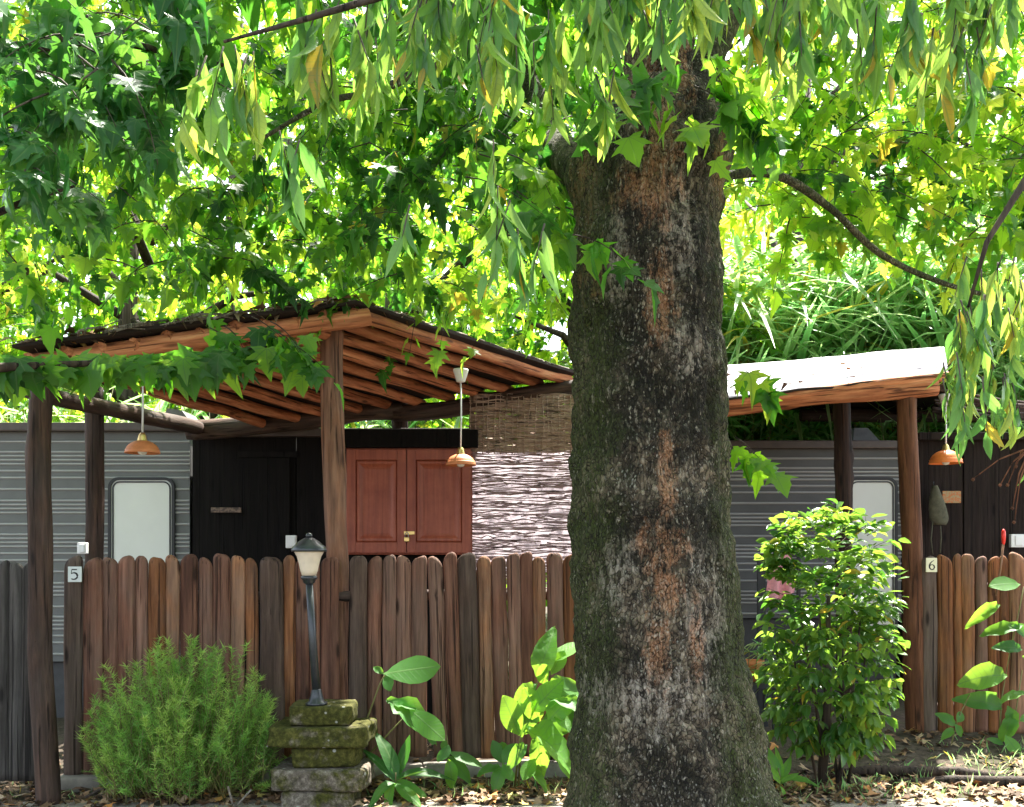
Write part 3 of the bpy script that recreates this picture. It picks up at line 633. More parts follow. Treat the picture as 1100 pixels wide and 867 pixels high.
# reed screen, with an added white cloth as the bright background of its lower half
def reed_screen():
    Y = 9.36; x0, x1 = at(506, 0, Y).x, at(690, 0, Y).x; r = random.Random(4)
    root = thing('reed_screen', 'woven reed screen with an added bright backing showing through its lower half', 'screen', ((x0 + x1) / 2, Y, 0))
    def row(z, rad, gap):
        x = x0 - r.uniform(0, .02); out = []
        while x < x1:
            L = min(r.uniform(.3, .9), x1 - x + r.uniform(.01, .03)); zz = z + r.gauss(0, .006); k = 7
            out.append(([(x + L * i / k, Y + r.gauss(0, .006), zz + r.gauss(0, .006)) for i in range(k + 1)], [rad * r.uniform(.5, 1.2) for _ in range(k + 1)])); x += L * r.uniform(.55, 1.0) + gap
        return out
    up = []; z = at(0, 424, Y).z
    while z > at(0, 486, Y).z: up += row(z, .0062, 0); z -= .0062
    for x in np.arange(x0, x1, .05): up.append(([(x + r.gauss(0, .006), Y - .008, at(0, 424, Y).z), (x + r.gauss(0, .01), Y - .010, at(0, 455, Y).z), (x, Y - .008, at(0, 488, Y).z)], .005))
    z = at(0, 425, Y).z
    while z > at(0, 485, Y).z: up += [([p + Vector((0, .02, 0)) if isinstance(p, Vector) else (p[0], p[1] + .02, p[2]) for p in q[0]], q[1]) for q in row(z, .0075, 0)]; z -= .0075
    part('upper_reed_mat', tubes_mesh('upper_reed_mat', up, 4), M['reed_brown'], root, label='tight brown reed weave')['kind'] = 'stuff'
    lo = []; z = at(0, 484, Y).z
    while z > at(0, 640, Y).z: lo += row(z, .0065, r.uniform(.02, .3)); z -= r.uniform(.009, .017)
    part('lower_reed_mat', tubes_mesh('lower_reed_mat', lo, 4), M['reed_red'], root, label='loose reeds with the added bright backing showing between them')['kind'] = 'stuff'
    bm = bmesh.new(); g = {}; zt, zb = at(0, 481, Y).z, 1.28
    for s_ in (0, 1):
        for i in range(41):
            for j in range(15):
                x = x0 + (x1 - x0) * i / 40; zz = zt + (zb - zt) * j / 14; g[s_, i, j] = bm.verts.new((x, Y + .05 + s_ * .002 + .012 * noise.noise(Vector((x * 6, zz * 1.5, 2))), zz + (.012 * math.sin(x * 9) if j == 0 else 0)))
    for i in range(40):
        for j in range(14): bm.faces.new([g[0, i, j], g[0, i + 1, j], g[0, i + 1, j + 1], g[0, i, j + 1]])
    part('bright_backing', bm, M['cloth'], root)
    part('rail', tubes_mesh('rail', [([(x0, Y + .02, at(0, 423, Y).z), (x1, Y + .02, at(0, 423, Y).z)], .018)], 8), M['pole_dark'], root)
M['reed_brown'] = m_wood('brown_reed', (.28, .19, .14), (.52, .37, .28), (.7, .55, .43), (.6, .5, .42), .3, rs=3, zs=60)
M['reed_red'] = m_wood('red_brown_reed', (.15, .085, .08), (.40, .27, .26), (.6, .47, .47), (.42, .36, .39), .4, rs=3, zs=60)
reed_screen()

# ================================================================== right shelter
def shelter():
    root = thing('shelter', 'log shelter with sunlit white felt roof right of the big trunk', 'shelter', (2.6, 9, 0))
    F0, F1 = at(700, 440, 8.1), at(1013, 405, 8.25); R0, R1 = at(700, 402, 10.6), at(1008, 375, 10.6); K0, K1 = at(690, 436, 12.6), at(1040, 446, 12.6)
    K1.z = at(0, 446, 12.6).z
    pole('post', (*at(983, 800, 8.25).xy, .05), at(975, 418, 8.25), .078, .072, M['pole'], root, seed=51, wob=.02, knots=4, label='knotty reddish front post')
    pole('post', (*at(908, 700, 9.3).xy, .05), at(905, 420, 9.3), .074, .07, M['pole_dark'], root, seed=52)
    pole('post', (*at(640, 700, 8.15).xy, .05), at(640, 440, 8.15), .07, .07, M['pole'], root, seed=53)
    pole('front_beam', at(700, 443, 8.2), at(1006, 416, 8.2), .062, .072, M['rafter'], root, seed=54, wob=.02, knots=6)
    pole('fascia', F0 + Vector((0, -.06, -.02)), F1 + Vector((.05, -.06, 0)), .03, .035, M['rafter'], root, seed=55)
    pole('back_beam', at(860, 446, 12.4), at(1130, 448, 12.4), .075, .075, M['pole_dark'], root, seed=56)
    for k in range(6):
        u = k / 5; a = F0.lerp(F1, u); b = R0.lerp(R1, u); c = K0.lerp(K1, u)
        pole('rafter', a + Vector((0, .05, -.06)), b + Vector((0, 0, -.09)), .035, .035, M['pole_dark'], root, seed=60 + k); pole('rafter', b + Vector((0, 0, -.09)), c + Vector((0, 0, -.06)), .035, .035, M['pole_dark'], root, seed=70 + k)
    bm = bmesh.new(); g = {}; n, m = 46, 26
    for s_ in (0, 1):
        for i in range(n + 1):
            for j in range(m + 1):
                u = -.02 + 1.04 * i / n; v = j / m
                if v < .5: p = F0.lerp(F1, u).lerp(R0.lerp(R1, u), v * 2)
                else: p = R0.lerp(R1, u).lerp(K0.lerp(K1, u), v * 2 - 1)
                z = .02 * noise.noise(Vector((u * 9, v * 7, 5))) + .008 * noise.noise(Vector((u * 40, v * 30, 5)))
                g[s_, i, j] = bm.verts.new((p.x, p.y + (.02 * noise.noise(Vector((u * 20, 1, 1))) if j == 0 else 0) - (.09 if j == 0 else 0), p.z + .0 + z * .6 + .018 * s_))
    for i in range(n):
        for j in range(m):
            f = bm.faces.new([g[0, i, j], g[0, i + 1, j], g[0, i + 1, j + 1], g[0, i, j + 1]]); f.material_index = 1
            bm.faces.new([g[1, i, j], g[1, i, j + 1], g[1, i + 1, j + 1], g[1, i + 1, j]])
        for j in (0, m): f = bm.faces.new([g[0, i, j], g[1, i, j], g[1, i + 1, j], g[0, i + 1, j]]); f.material_index = 1
    for j in range(m):
        for i in (0, n): f = bm.faces.new([g[0, i, j], g[0, i, j + 1], g[1, i, j + 1], g[1, i, j]]); f.material_index = 1
    smooth(part('roof_sheet', bm, [M['sheet'], M['mat_under']], root))
    # ragged poles at the open side
    t = []
    rr = random.Random(8)
    for k in range(9): t.append(([at(1000 + rr.uniform(0, 20), 418 + k * 3, 9 + k * .35), at(1060 + rr.uniform(0, 20), 430 + k * 2.5, 9.5 + k * .35), at(1140, 436 + k * 2, 10 + k * .3)], rr.uniform(.01, .022)))
    part('loose_poles', tubes_mesh('loose_poles', t, 7), M['pole_dark'], root)
shelter()

P, A, N, S = [], [], [], []; r_ = random.Random(19)
for i in range(26):
    u, v = r_.random(), r_.random() ** 3 * .5; a0 = at(700, 440, 8.1).lerp(at(1013, 405, 8.25), u); b0 = at(700, 402, 10.6).lerp(at(1008, 375, 10.6), u); p = a0.lerp(b0, v) + Vector((0, 0, .075)); a = r_.uniform(0, 6.3)
    P.append(p); A.append((math.cos(a), math.sin(a), .1)); N.append((r_.uniform(-.3, .3), r_.uniform(-.3, .3), 1)); S.append(r_.uniform(.05, .1))
o = part('dead_leaves_on_roof', leafmesh('l', P, A, N, S, T_MAPLE_LO, 18), M['litter']); tag(o, 'dry leaves lying on the sunlit white felt roof', 'dead leaves', kind='stuff')
# ================================================================== palisade fences
def board(parent, xa, xb, xa2, xb2, ytop, ybot, Y, Yb, mat, seed, label=None, flat=.55):
    a = at((xa2 + xb2) / 2, ybot, Yb); b = at((xa + xb) / 2, ytop, Y); w0 = (xb2 - xa2 + 1.2) * Yb / FPX / 2; w1 = (xb - xa + .8) * Y / FPX / 2
    L = (b - a).length; n = 26; seg = 14; rings = []; ph = seed * 3.7; rr = random.Random(seed)
    kz, ka = rr.uniform(.2, .9) * L, rr.uniform(-2.4, -.8); tilt = rr.uniform(-.5, .5); rnd = rr.uniform(.026, .06)
    zs = [L * i / n for i in range(n)] + [L - .045, L - .026, L - .012, L - .003, L]
    zs = sorted(set(round(z, 5) for z in zs if z <= L - .05)) + [L - .045, L - .026, L - .012, L - .003, L]
    for z in zs:
        t = z / L; wd = (w0 + (w1 - w0) * t) * (1 + .07 * noise.noise(Vector((z * 3, ph, 0)))); q = 1.0
        if z > L - .05: q = math.sqrt(max(.02, 1 - ((z - (L - .05)) / .052) ** 2)) ** (rnd / .05)
        ox = .006 * noise.noise(Vector((z * 2, ph + 4, 0))); ring = []
        for j in range(seg):
            an = 2 * math.pi * j / seg; rad = 1 + .09 * noise.noise(Vector((math.cos(an) * 2, math.sin(an) * 2, z * 2.5 + ph)))
            da = (an - ka - 2 * math.pi + math.pi) % (2 * math.pi) - math.pi; rad += .18 * math.exp(-((z - kz) / .03) ** 2 - (da / .4) ** 2)
            ring.append((ox + wd * q * rad * math.cos(an), max(-1, min(.5, math.sin(an))) * wd * flat * q * rad, z + (tilt * wd * math.cos(an) * q if z > L - .06 else 0)))
        rings.append(ring)
    me = rings_mesh('board', rings); me.polygons.foreach_set('use_smooth', [len(p.vertices) == 4 for p in me.polygons])
    d = (b - a).normalized(); x = Vector((1, 0, 0)); x = (x - d * x.dot(d)).normalized(); y = d.cross(x)
    mw = Matrix((x, y, d)).transposed().to_4x4(); mw.translation = a
    return part('board', me, mat, parent, mw, label)
def fence(label, boards, Yf, rails, name='palisade_fence'):
    root = thing(name, label, 'fence', at((boards[0][0] + boards[-1][1]) / 2, 830, Yf((boards[0][0] + boards[-1][1]) / 2)))
    for i, bd in enumerate(boards):
        xa, xb, xa2, xb2, yt, yb, mk = bd; Y = Yf((xa + xb) / 2) - (.006 if i % 2 else 0)
        board(root, xa, xb, xa2, xb2, yt, yb, Y, Y, M[mk], 100 + i + int(Yf(0) * 37))
    for yy in rails:
        x0, x1 = boards[0][0] + 3, boards[-1][1] - 3; Y0, Y1 = Yf(x0) + .07, Yf(x1) + .07
        pole('rail', at(x0, yy, Y0), at(x1, yy, Y1), .035, .035, M['pole_dark'], root, seed=int(yy))
    return root
rf = random.Random(77)
main = []
xs = [(69, 89), (90, 110), (110, 127), (127, 145), (145, 159), (160, 178), (178, 193), (194, 212), (213, 228), (229, 247), (248, 263), (264, 277), (279, 304), (305, 317), (318, 332), (333, 344), (345, 364), (376, 394), (395, 410), (411, 425), (426, 441), (442, 459), (460, 475), (476, 490), (491, 511), (512, 526), (527, 543), (544, 558), (558, 572), (572, 586), (587, 604), (605, 621), (622, 638), (638, 655), (656, 672), (672, 690)]
orange = {5, 6, 10, 11, 13, 25, 29, 31}; grey = {0, 12, 17, 24}
for i, (a, b) in enumerate(xs):
    lean = 0 if i < 22 else (7 if i < 24 else (5 if i < 28 else 2)); f = (a - 69) / 560
    main.append((a, b, a + lean + rf.uniform(-1, 1), b + lean + rf.uniform(-1, 1), 600 - 4 * min(1, f * 2) + rf.uniform(-3, 3), 834 - 20 * min(1, f * 1.6) + rf.uniform(-2, 2), 'palisade_orange' if i in orange else 'palisade_grey' if i in grey else 'palisade'))
yf_main = lambda x: 6.72 + .0009 * (x - 69)
fence('reddish brown palisade fence of round topped boards carrying the white 5 tile', main, yf_main, (640, 790))
left = [(-50, -34), (-34, -18), (-18, -2), (-2, 11), (10, 26), (25, 44)]
fence('dark grey palisade panel at the far left edge beside the leaning post', [(a, b, a - 2, b + (3 if a < 20 else 0), 603 + rf.uniform(-2, 2), 838, 'palisade_dark') for a, b in left], lambda x: 6.6, (650, 790))
right = [(988, 1006, 'palisade_grey'), (1007, 1023, 'palisade_orange'), (1024, 1033, 'palisade_orange'), (1033, 1046, 'palisade_orange'), (1047, 1060, 'palisade'), (1061, 1073, 'palisade_orange'), (1073, 1083, 'palisade_orange'), (1084, 1101, 'palisade_orange'), (1102, 1118, 'palisade'), (1119, 1134, 'palisade_orange'), (1135, 1150, 'palisade'), (1151, 1168, 'palisade_orange'), (1169, 1183, 'palisade'), (1184, 1200, 'palisade_grey'), (1201, 1216, 'palisade')]
fence('orange brown palisade fence at the right edge carrying the cream 6 tile', [(a, b, a + 1, b + 1, 597 + rf.uniform(-2.5, 2), 790 + rf.uniform(-2, 2), m.replace('orange', 'orange_bright')) for a, b, m in right], lambda x: 8.2, (630, 760))
# concrete footing under the main fence
bm = bmesh.new(); r_ = random.Random(5); x = 66
while x < 640:
    L = r_.uniform(70, 120); a, b = at(x, 0, yf_main(x)), at(min(690, x + L - 1), 0, yf_main(x + L)); c = (a + b) / 2; d = b - a
    box(bm, (c.x, c.y - .01, .01 + r_.uniform(-.012, .01)), (d.length, .2, .13), Matrix.Rotation(math.atan2(d.y, d.x), 3, 'Z') , .015); x += L
o = part('fence_footing', bm, M['concrete']); tag(o, 'low cracked concrete footing under the reddish palisade fence', 'footing')

# number tiles
def tile(px, py, Y, w, h, ch, mat, label):
    p = at(px, py, Y); root = thing('number_tile', label, 'sign', p)
    part('plate', boxm((p.x, p.y, p.z), (w, .012, h), .003), mat, root)
    D = {'5': [[(.62, .93, .05), (.30, .93, .055), (.14, .93, .05)], [(.16, .93, .03), (.13, .75, .03), (.11, .55, .03)], [(.11, .55, .03), (.25, .63, .05), (.42, .64, .075), (.58, .56, .095), (.66, .40, .10), (.64, .22, .09), (.50, .09, .07), (.32, .05, .055), (.14, .08, .05)], [(.14, .10, .075), (.13, .13, .075)]],
         '6': [[(.62, .95, .03), (.42, .84, .045), (.26, .66, .07), (.18, .42, .085), (.20, .22, .085), (.32, .08, .06), (.45, .05, .045), (.60, .12, .075), (.67, .28, .085), (.62, .45, .075), (.48, .54, .045), (.34, .52, .04), (.22, .42, .05)]]}[ch]
    k = h * .72; tb = [([(p.x + (q[0] - .4) * k, p.y - .0068, p.z + (q[1] - .5) * k) for q in st], [q[2] * k * .95 for q in st]) for st in D]
    me = tubes_mesh('digit', tb, 8)
    for v in me.vertices: v.co.y = p.y - .0068 + (v.co.y - p.y + .0068) * .12
    part('digit', me, M['ink'], root)
tile(80.5, 617, 6.655, .082, .094, '5', M['tile_white'], 'white number 5 tile on the reddish palisade fence beside the left post')
tile(1000.5, 607, 8.11, .082, .105, '6', M['tile_cream'], 'cream number 6 tile on the orange palisade fence at right')

# ================================================================== pendant lamps
def pendant(top, zb, shade, mat, label, dome):
    root = thing('pendant_lamp', label, 'lamp', top, 'pendant lamps hanging under the log roofs'); x, y, z = top; R_ = shade; H = R_ * (.86 if dome else .78)
    part('ceiling_rose', lathe('ceiling_rose', [(.012, -.085), (.03, -.08), (.055, 0), (.05, .01)], 20, top), M['white_pl'], root)
    part('cord', tubes_mesh('cord', [([(x, y, z - .08), (x + .003, y, (z + zb) / 2), (x, y, zb + H + .03)], .006)], 6), M['white_pl'], root)
    part('socket', lathe('socket', [(.012, H + .045), (.022, H + .03), (.03, H - .005), (.03, H - .02)], 16, (x, y, zb)), M['brass'], root)
    pr = [(R_ * math.sin(a), H * math.cos(a)) for a in [R(q) for q in (12, 25, 40, 52, 64)]] + [(R_ * .93, H * .3), (R_ * .985, H * .27), (R_ * .97, H * .18), (R_ * 1.0, .01), (R_ * 1.02, 0), (R_ * .97, .0)]
    pr += [(R_ * .92, H * .25), (R_ * .8, H * .5), (R_ * .55, H * .74), (R_ * .2, H * .9)]
    smooth(part('shade', lathe('shade', pr, 36, (x, y, zb)), mat, root))
    smooth(part('bulb', lathe('bulb', [(.004, -.012), (.022, -.006), (.034, .018), (.036, .04), (.022, .07), (.016, .1)], 16, (x, y, zb)), M['bulb'], root))
t1 = at(153, 372, 6.75); pendant(t1, at(0, 487, 6.75).z, .105, M['terracotta'], 'terracotta pendant lamp hanging just above the cream door of the left caravan', False)
t2 = at(495, 398, 7.7); pendant(t2, at(0, 500, 7.7).z, .105, M['terracotta'], 'terracotta pendant lamp hanging before the right cupboard door and reed screen', False)
t3 = at(1016, 425, 8.6); pendant(t3, at(0, 498, 8.6).z, .125, M['orange_shade'], 'bright orange dome pendant lamp before the far right dark hut', True)

# ================================================================== small fittings
def junction(px, py, Y, w, h, label):
    p = at(px, py, Y); root = thing('socket_box', label, 'socket', p)
    part('box', boxm((p.x, p.y, p.z), (w, .05, h), .006), M['white_pl'], root); part('cover', boxm((p.x + w * .1, p.y - .028, p.z), (w * .6, .012, h * .7), .004), M['white_pl'], root)
junction(89, 589, 7.3, .06, .075, 'small white socket box on the left post above the fence')
junction(313, 582, 9.44, .09, .11, 'small pale socket box on the dark hut wall beside the lantern')
junction(1092, 581, 10.02, .12, .12, 'pale socket box at the right edge above the orange fence')
def plaque(px, py, Y, w, h, mat, label):
    p = at(px, py, Y); root = thing('wall_plaque', label, 'plaque', p); part('board', boxm((p.x, p.y, p.z), (w, .018, h), .004), mat, root)
plaque(243, 548, 9.45, .26, .045, M['plaque'], 'dim brown name plaque on the near black hut door')
plaque(1022, 534, 10.0, .17, .11, M['plaque_o'], 'small orange plaque beside the olive bag on the right hut')
def bag():
    Y = 9.98; p = at(1006, 520, Y); root = thing('canvas_bag', 'olive canvas bag with straps hanging on the dark right hut wall', 'bag', p); rings = []
    for i in range(14):
        t = i / 13; py = 522 + 42 * t; w = (.25 + .75 * math.sin(min(1, t * 1.3) * 1.57)) * .085 * (1.0 if t < .85 else 1 - (t - .85) * 2.2); c = at(1002 + 6 * t, py, Y)
        rings.append([(c.x + w * (1 + .12 * noise.noise(Vector((j, t * 6, 0)))) * math.cos(2 * math.pi * j / 14), Y - .04 + .045 * math.sin(2 * math.pi * j / 14), c.z) for j in range(14)])
    smooth(part('bag_body', rings_mesh('b', rings), M['olive'], root))
    part('strap', tubes_mesh('strap', [([at(1002, 560, Y - .05), at(1000, 580, Y - .05), at(1002, 596, Y - .05)], .006)], 5), M['olive'], root); part('strap', tubes_mesh('strap', [([at(1010, 560, Y - .05), at(1011, 578, Y - .05), at(1010, 594, Y - .05)], .006)], 5), M['olive'], root)
    part('hook', tubes_mesh('hook', [([at(1003, 518, Y + .02), at(1003, 518, Y - .05), at(1003, 523, Y - .06)], .006)], 5), M['black_iron'], root)
bag()
def towel():
    Y = 9.2; bm = bmesh.new(); g = {}
    for s_ in (0, 1):
        for i in range(15):
            for j in range(19):
                u, t = i / 14, j / 18; px = 820 + 32 * u + (1 - t) * 5 * (.5 - u) + 4 * math.sin(t * 2.5); c = at(px, 596 + 46 * t + 5 * math.sin(u * 5) * t, Y)
                g[s_, i, j] = bm.verts.new((c.x, Y + .03 * math.sin(u * 13 + t) * (.3 + t) + .006 * s_, c.z))
    for i in range(14):
        for j in range(18): bm.faces.new([g[0, i, j], g[0, i + 1, j], g[0, i + 1, j + 1], g[0, i, j + 1]]); bm.faces.new([g[1, i, j], g[1, i, j + 1], g[1, i + 1, j + 1], g[1, i + 1, j]])
    root = thing('pink_towel', 'pink towel hanging between the big trunk and the glossy bush', 'towel', at(835, 600, Y)); smooth(part('cloth', bm, M['pink'], root))
    rk = thing('towel_rail', 'thin dark rail on two posts carrying the pink towel', 'rail', (*at(835, 0, Y).xy, 0))
    part('bar', tubes_mesh('bar', [([at(812, 597, Y + .01), at(862, 597, Y + .01)], .012)], 8), M['rubber'], rk)
    for px in (818, 858): part('post', boxm((at(px, 0, Y + .03).x, Y + .035, at(0, 596, Y).z / 2), (.07 if px < 830 else .03, .03, at(0, 596, Y).z), .004), M['rubber'], rk)
towel()
def redstick():
    root = thing('red_tipped_stick', 'thin stick with a bright red tip leaning on the orange fence', 'stick', at(1075, 640, 8.05))
    part('shaft', tubes_mesh('shaft', [([at(1070, 640, 8.07), at(1075, 610, 8.06), at(1078, 582, 8.05)], .008)], 6), M['palisade_orange'], root); smooth(part('tip', lathe('tip', [(.004, 0), (.012, .02), (.016, .06), (.015, .1), (.005, .12)], 12, at(1078, 586, 8.05)), M['red'], root))
redstick()

# ================================================================== garden lantern on stacked blocks
def lantern():
    Y = 6.28; k = Y / FPX; x0 = at(340, 0, Y).x; zb = at(0, 757, Y).z
    root = thing('garden_lantern', 'black garden lantern with frosted cup shade standing on the mossy block stack', 'lantern', (x0, Y, zb))
    smooth(part('base', lathe('base', [(.062, 0), (.062, .012), (.045, .02), (.036, .05), (.028, .085), (.024, .09)], 24, (x0, Y, zb)), M['black_iron'], root))
    xt = at(332, 0, Y).x; zt = at(0, 622, Y).z
    part('pole', tubes_mesh('pole', [([(x0, Y, zb + .07), ((x0 + xt) / 2, Y, (zb + zt) / 2), (xt, Y, zt)], [.025, .022, .021])], 16), M['black_iron'], root)
    c = (xt, Y, zt)
    smooth(part('collar', lathe('collar', [(.02, -.03), (.034, -.02), (.036, -.005), (.046, .0), (.046, .014), (.04, .02)], 24, c), M['black_iron'], root))
    smooth(part('shade', lathe('shade', [(.04, .018), (.05, .05), (.058, .09), (.07, .13), (.084, .155), (.084, .16), (.03, .16)], 32, c), M['lantern'], root))
    cp = part('cap', lathe('cap', [(.082, .158), (.1, .156), (.102, .166), (.092, .185), (.08, .195), (.055, .218), (.03, .232), (.018, .238)], 32, c), M['black_iron'], root); smooth(cp)
    smooth(part('finial', lathe('finial', [(.014, .236), (.02, .246), (.016, .258), (.006, .264)], 16, c), M['black_iron'], cp))
    st = thing('block_stack', 'crooked stack of mossy stone blocks carrying the black garden lantern', 'plinth', (x0, Y + .1, 0))
    for i, (xa, xb, ya, yb, mk, dd, rz) in enumerate([(306, 374, 760, 781, 'block_moss', .36, 3), (285, 394, 781.5, 804, 'block_moss', .44, -3), (311, 381, 805, 826.5, 'block_moss', .36, 2), (290, 393, 827, 851, 'block_pale', .44, -2), (298, 380, 851.5, 885, 'block_pale', .4, 1)]):
        z1, z0 = at(0, ya, Y - .12).z, at(0, yb, Y - .12).z; xa, xb = at(xa, 0, Y - .12).x, at(xb, 0, Y - .12).x; c = Vector(((xa + xb) / 2, Y + .1, (z0 + z1) / 2)); s = (xb - xa, dd, z1 - z0)
        bm = bmesh.new(); bmesh.ops.create_cube(bm, size=1); bmesh.ops.subdivide_edges(bm, edges=bm.edges[:], cuts=12, use_grid_fill=True)
        for v in bm.verts:
            d = Vector((v.co.x * s[0], v.co.y * s[1], v.co.z * s[2])); e = sorted((abs(v.co.x), abs(v.co.y), abs(v.co.z)))[1]; sh = 1 - .05 * max(0, (e - .4) / .1)
            nn = noise.noise_vector(d * 7 + Vector((i * 7, 0, 0))) * .022 + noise.noise_vector(d * 30 + Vector((i * 7, 3, 0))) * .007; v.co = Vector((d.x * sh, d.y * sh, d.z * (sh * .5 + .5) - abs(nn.z) * .3)) + Vector((nn.x, nn.y, 0))
        bmesh.ops.rotate(bm, cent=(0, 0, 0), matrix=Matrix.Rotation(R(rz), 3, 'Z'), verts=bm.verts); bmesh.ops.translate(bm, vec=c, verts=bm.verts)
        smooth(part('block', bm, M[mk], st))
lantern()

# ================================================================== the big plane tree
TREE = Vector((at(700, 0, 5.3).x, 5.3, 0))
M['bark'] = m_bark()
def big_tree():
    root = thing('plane_tree', 'massive old plane tree with scaly dark and orange bark in front', 'tree', TREE)
    prof = [(1010, 560, 890), (930, 592, 862), (867, 608, 840), (840, 611, 832), (800, 613, 819), (750, 616, 808), (700, 619, 800), (650, 621, 794), (600, 614, 788), (550, 613, 785), (500, 614, 783), (450, 615, 780), (400, 615, 778), (350, 616, 776), (300, 615, 773), (250, 616, 773), (205, 615, 778), (180, 616, 784), (160, 622, 786), (140, 640, 782), (120, 652, 776), (100, 664, 764), (85, 690, 735)]
    pr = sorted((at(0, y, 5.3).z, at(a, 0, 5.3).x - TREE.x, at(b, 0, 5.3).x - TREE.x) for y, a, b in prof)
    zz = np.array([p[0] for p in pr]); la = np.array([p[1] for p in pr]); lb = np.array([p[2] for p in pr])
    nr, seg = 400, 200; rings = []
    for i in range(nr + 1):
        z = zz[0] + (zz[-1] - zz[0]) * i / nr; a, b = np.interp(z, zz, la), np.interp(z, zz, lb); cx, rx = (a + b) / 2, (b - a) / 2 * .985; ring = []
        for j in range(seg):
            an = 2 * math.pi * j / seg; c, s = math.cos(an), math.sin(an); q = Vector((c * rx, s * rx, z))
            fl = max(0, (.35 - z) / .5); lob = 1 + fl * .14 * (math.cos(an * 5 + 1) + .5 * math.cos(an * 3 + 2.2)) * (0.4 + .6 * abs(s))
            d = .018 * noise.noise(Vector((q.x * 22, q.y * 22, q.z * 4))) + .034 * noise.noise(q * 2.2) + .014 * noise.noise(q * 10) + .026 * noise.noise(q * 5) + .012 * noise.noise(Vector((q.x * 16, q.y * 16, q.z * 9)))
            v = noise.voronoi(Vector((q.x * 30, q.y * 30, q.z * 17)))[0]; d += .006 * min(.4, v[1] - v[0]) + .012 * noise.noise(Vector((q.x * 40, q.y * 40, q.z * 20)))
            ring.append((TREE.x + cx + (rx * lob + d) * c, TREE.y + (rx * .92 * lob + d) * s, z))
        rings.append(ring)
    tr = part('trunk', rings_mesh('trunk', rings), M['bark'], root); smooth(tr)
    def limb(pts, rad, nm='limb', seg=40, mat=None, par=None, fine=1):
        ctrl = [Vector(p) for p in pts]; n = max(14, int(sum((ctrl[i + 1] - ctrl[i]).length for i in range(len(ctrl) - 1)) / .05)); P_, R2 = [], []
        for i in range(n + 1):
            f = (len(ctrl) - 1) * i / n; k = min(len(ctrl) - 2, int(f)); t = f - k
            p0, p1, p2, p3 = ctrl[max(0, k - 1)], ctrl[k], ctrl[k + 1], ctrl[min(len(ctrl) - 1, k + 2)]
            P_.append(.5 * ((2 * p1) + (p2 - p0) * t + (2 * p0 - 5 * p1 + 4 * p2 - p3) * t * t + (3 * p1 - p0 - 3 * p2 + p3) * t ** 3)); R2.append(rad[k] + (rad[k + 1] - rad[k]) * t)
        rg = tube_rings(P_, R2, seg)
        for i, r in enumerate(rg):
            for j in range(seg):
                q = r[j]; d = (q - P_[i]).normalized(); e = R2[i]
                r[j] = q + d * (e * .16 * noise.noise(q * 5) + min(.02, e * .12) * noise.noise(Vector((q.x * 18, q.y * 18, q.z * 10))))
        return smooth(part(nm, rings_mesh(nm, rg), mat or M['bark'], par or root))
    limb([at(695, 240, 5.3), at(686, 120, 5.3), at(692, 40, 5.25), at(680, -80, 5.3), at(640, -260, 5.6), at(560, -420, 6.0)], [.12, .11, .085, .085, .075, .05])
    limb([at(712, 260, 5.24), at(722, 130, 5.16), at(729, 60, 5.2), at(742, -80, 5.3), at(760, -300, 5.4), at(790, -520, 5.6)], [.1, .095, .068, .08, .075, .05])
    limb([at(716, 300, 5.32), at(744, 140, 5.32), at(752, 95, 5.35), at(775, 30, 5.5), at(850, -90, 5.9), at(960, -240, 6.5)], [.12, .165, .10, .075, .07, .05])
    limb([at(680, 260, 5.35), at(642, 200, 5.4), at(610, 170, 5.6), at(596, 150, 6.0), at(570, 90, 6.8), at(520, -30, 7.6)], [.15, .14, .10, .075, .055, .03], seg=26)
    limb([at(755, 200, 5.3), at(786, 188, 5.35), at(835, 188, 5.5), at(890, 222, 5.7), at(945, 272, 5.9), at(1010, 303, 6.1), at(1090, 325, 6.4)], [.05, .026, .022, .02, .018, .015, .010], nm='low_branch', seg=14)
    limb([at(480, 62, 4.2), at(440, 82, 4.1), at(400, 100, 4.1), at(350, 110, 4.2), at(280, 150, 4.3)], [.02, .017, .014, .012, .006], nm='low_branch', seg=10)
    return root
tree = big_tree()

def jitter(r, v, s): return Vector((v[0] + r.gauss(0, s), v[1] + r.gauss(0, s), v[2] + r.gauss(0, s)))
def crown(parent, name, seed, region, n, size, T, mat, nl=(10, 16), L=(.35, .7), keep=None, hang=.85, sun=True, clump=5):
    """n clumps, each of a few sprays that spread from one point"""
    f = Foliage(seed); r = f.r
    for i in range(n):
        px, py, Y = region(r)
        if keep and not keep(px, py): continue
        c = at(px, py, Y)
        for q in range(r.randint(2, clump)):
            b = jitter(r, c, .16); qx, qy = 550 + b.x * FPX / b.y, HORIZ - (b.z - CAMZ) * FPX / b.y
            if keep and not keep(qx, qy): continue
            az = r.uniform(0, 6.283)
            f.spray(b, (math.cos(az), math.sin(az), r.uniform(-.5, .25)), r.uniform(*L), r.randint(*nl), size, droop=r.uniform(.2, .7), hang=hang, rad=r.uniform(.003, .006), sun=sun)
    f.build(name, T, mat, parent); return f
def sel(px, py):          # keep foliage off the trunk and the eaves
    if 640 < px < 775 and py > 60: return False
    lim = 330 if px < 385 else 330 + (px - 385) * .28
    if px < 610 and py > lim - 45: return False
    if px > 775 and px < 1010 and py > 225 + (px - 775) * .12: return False
    return True
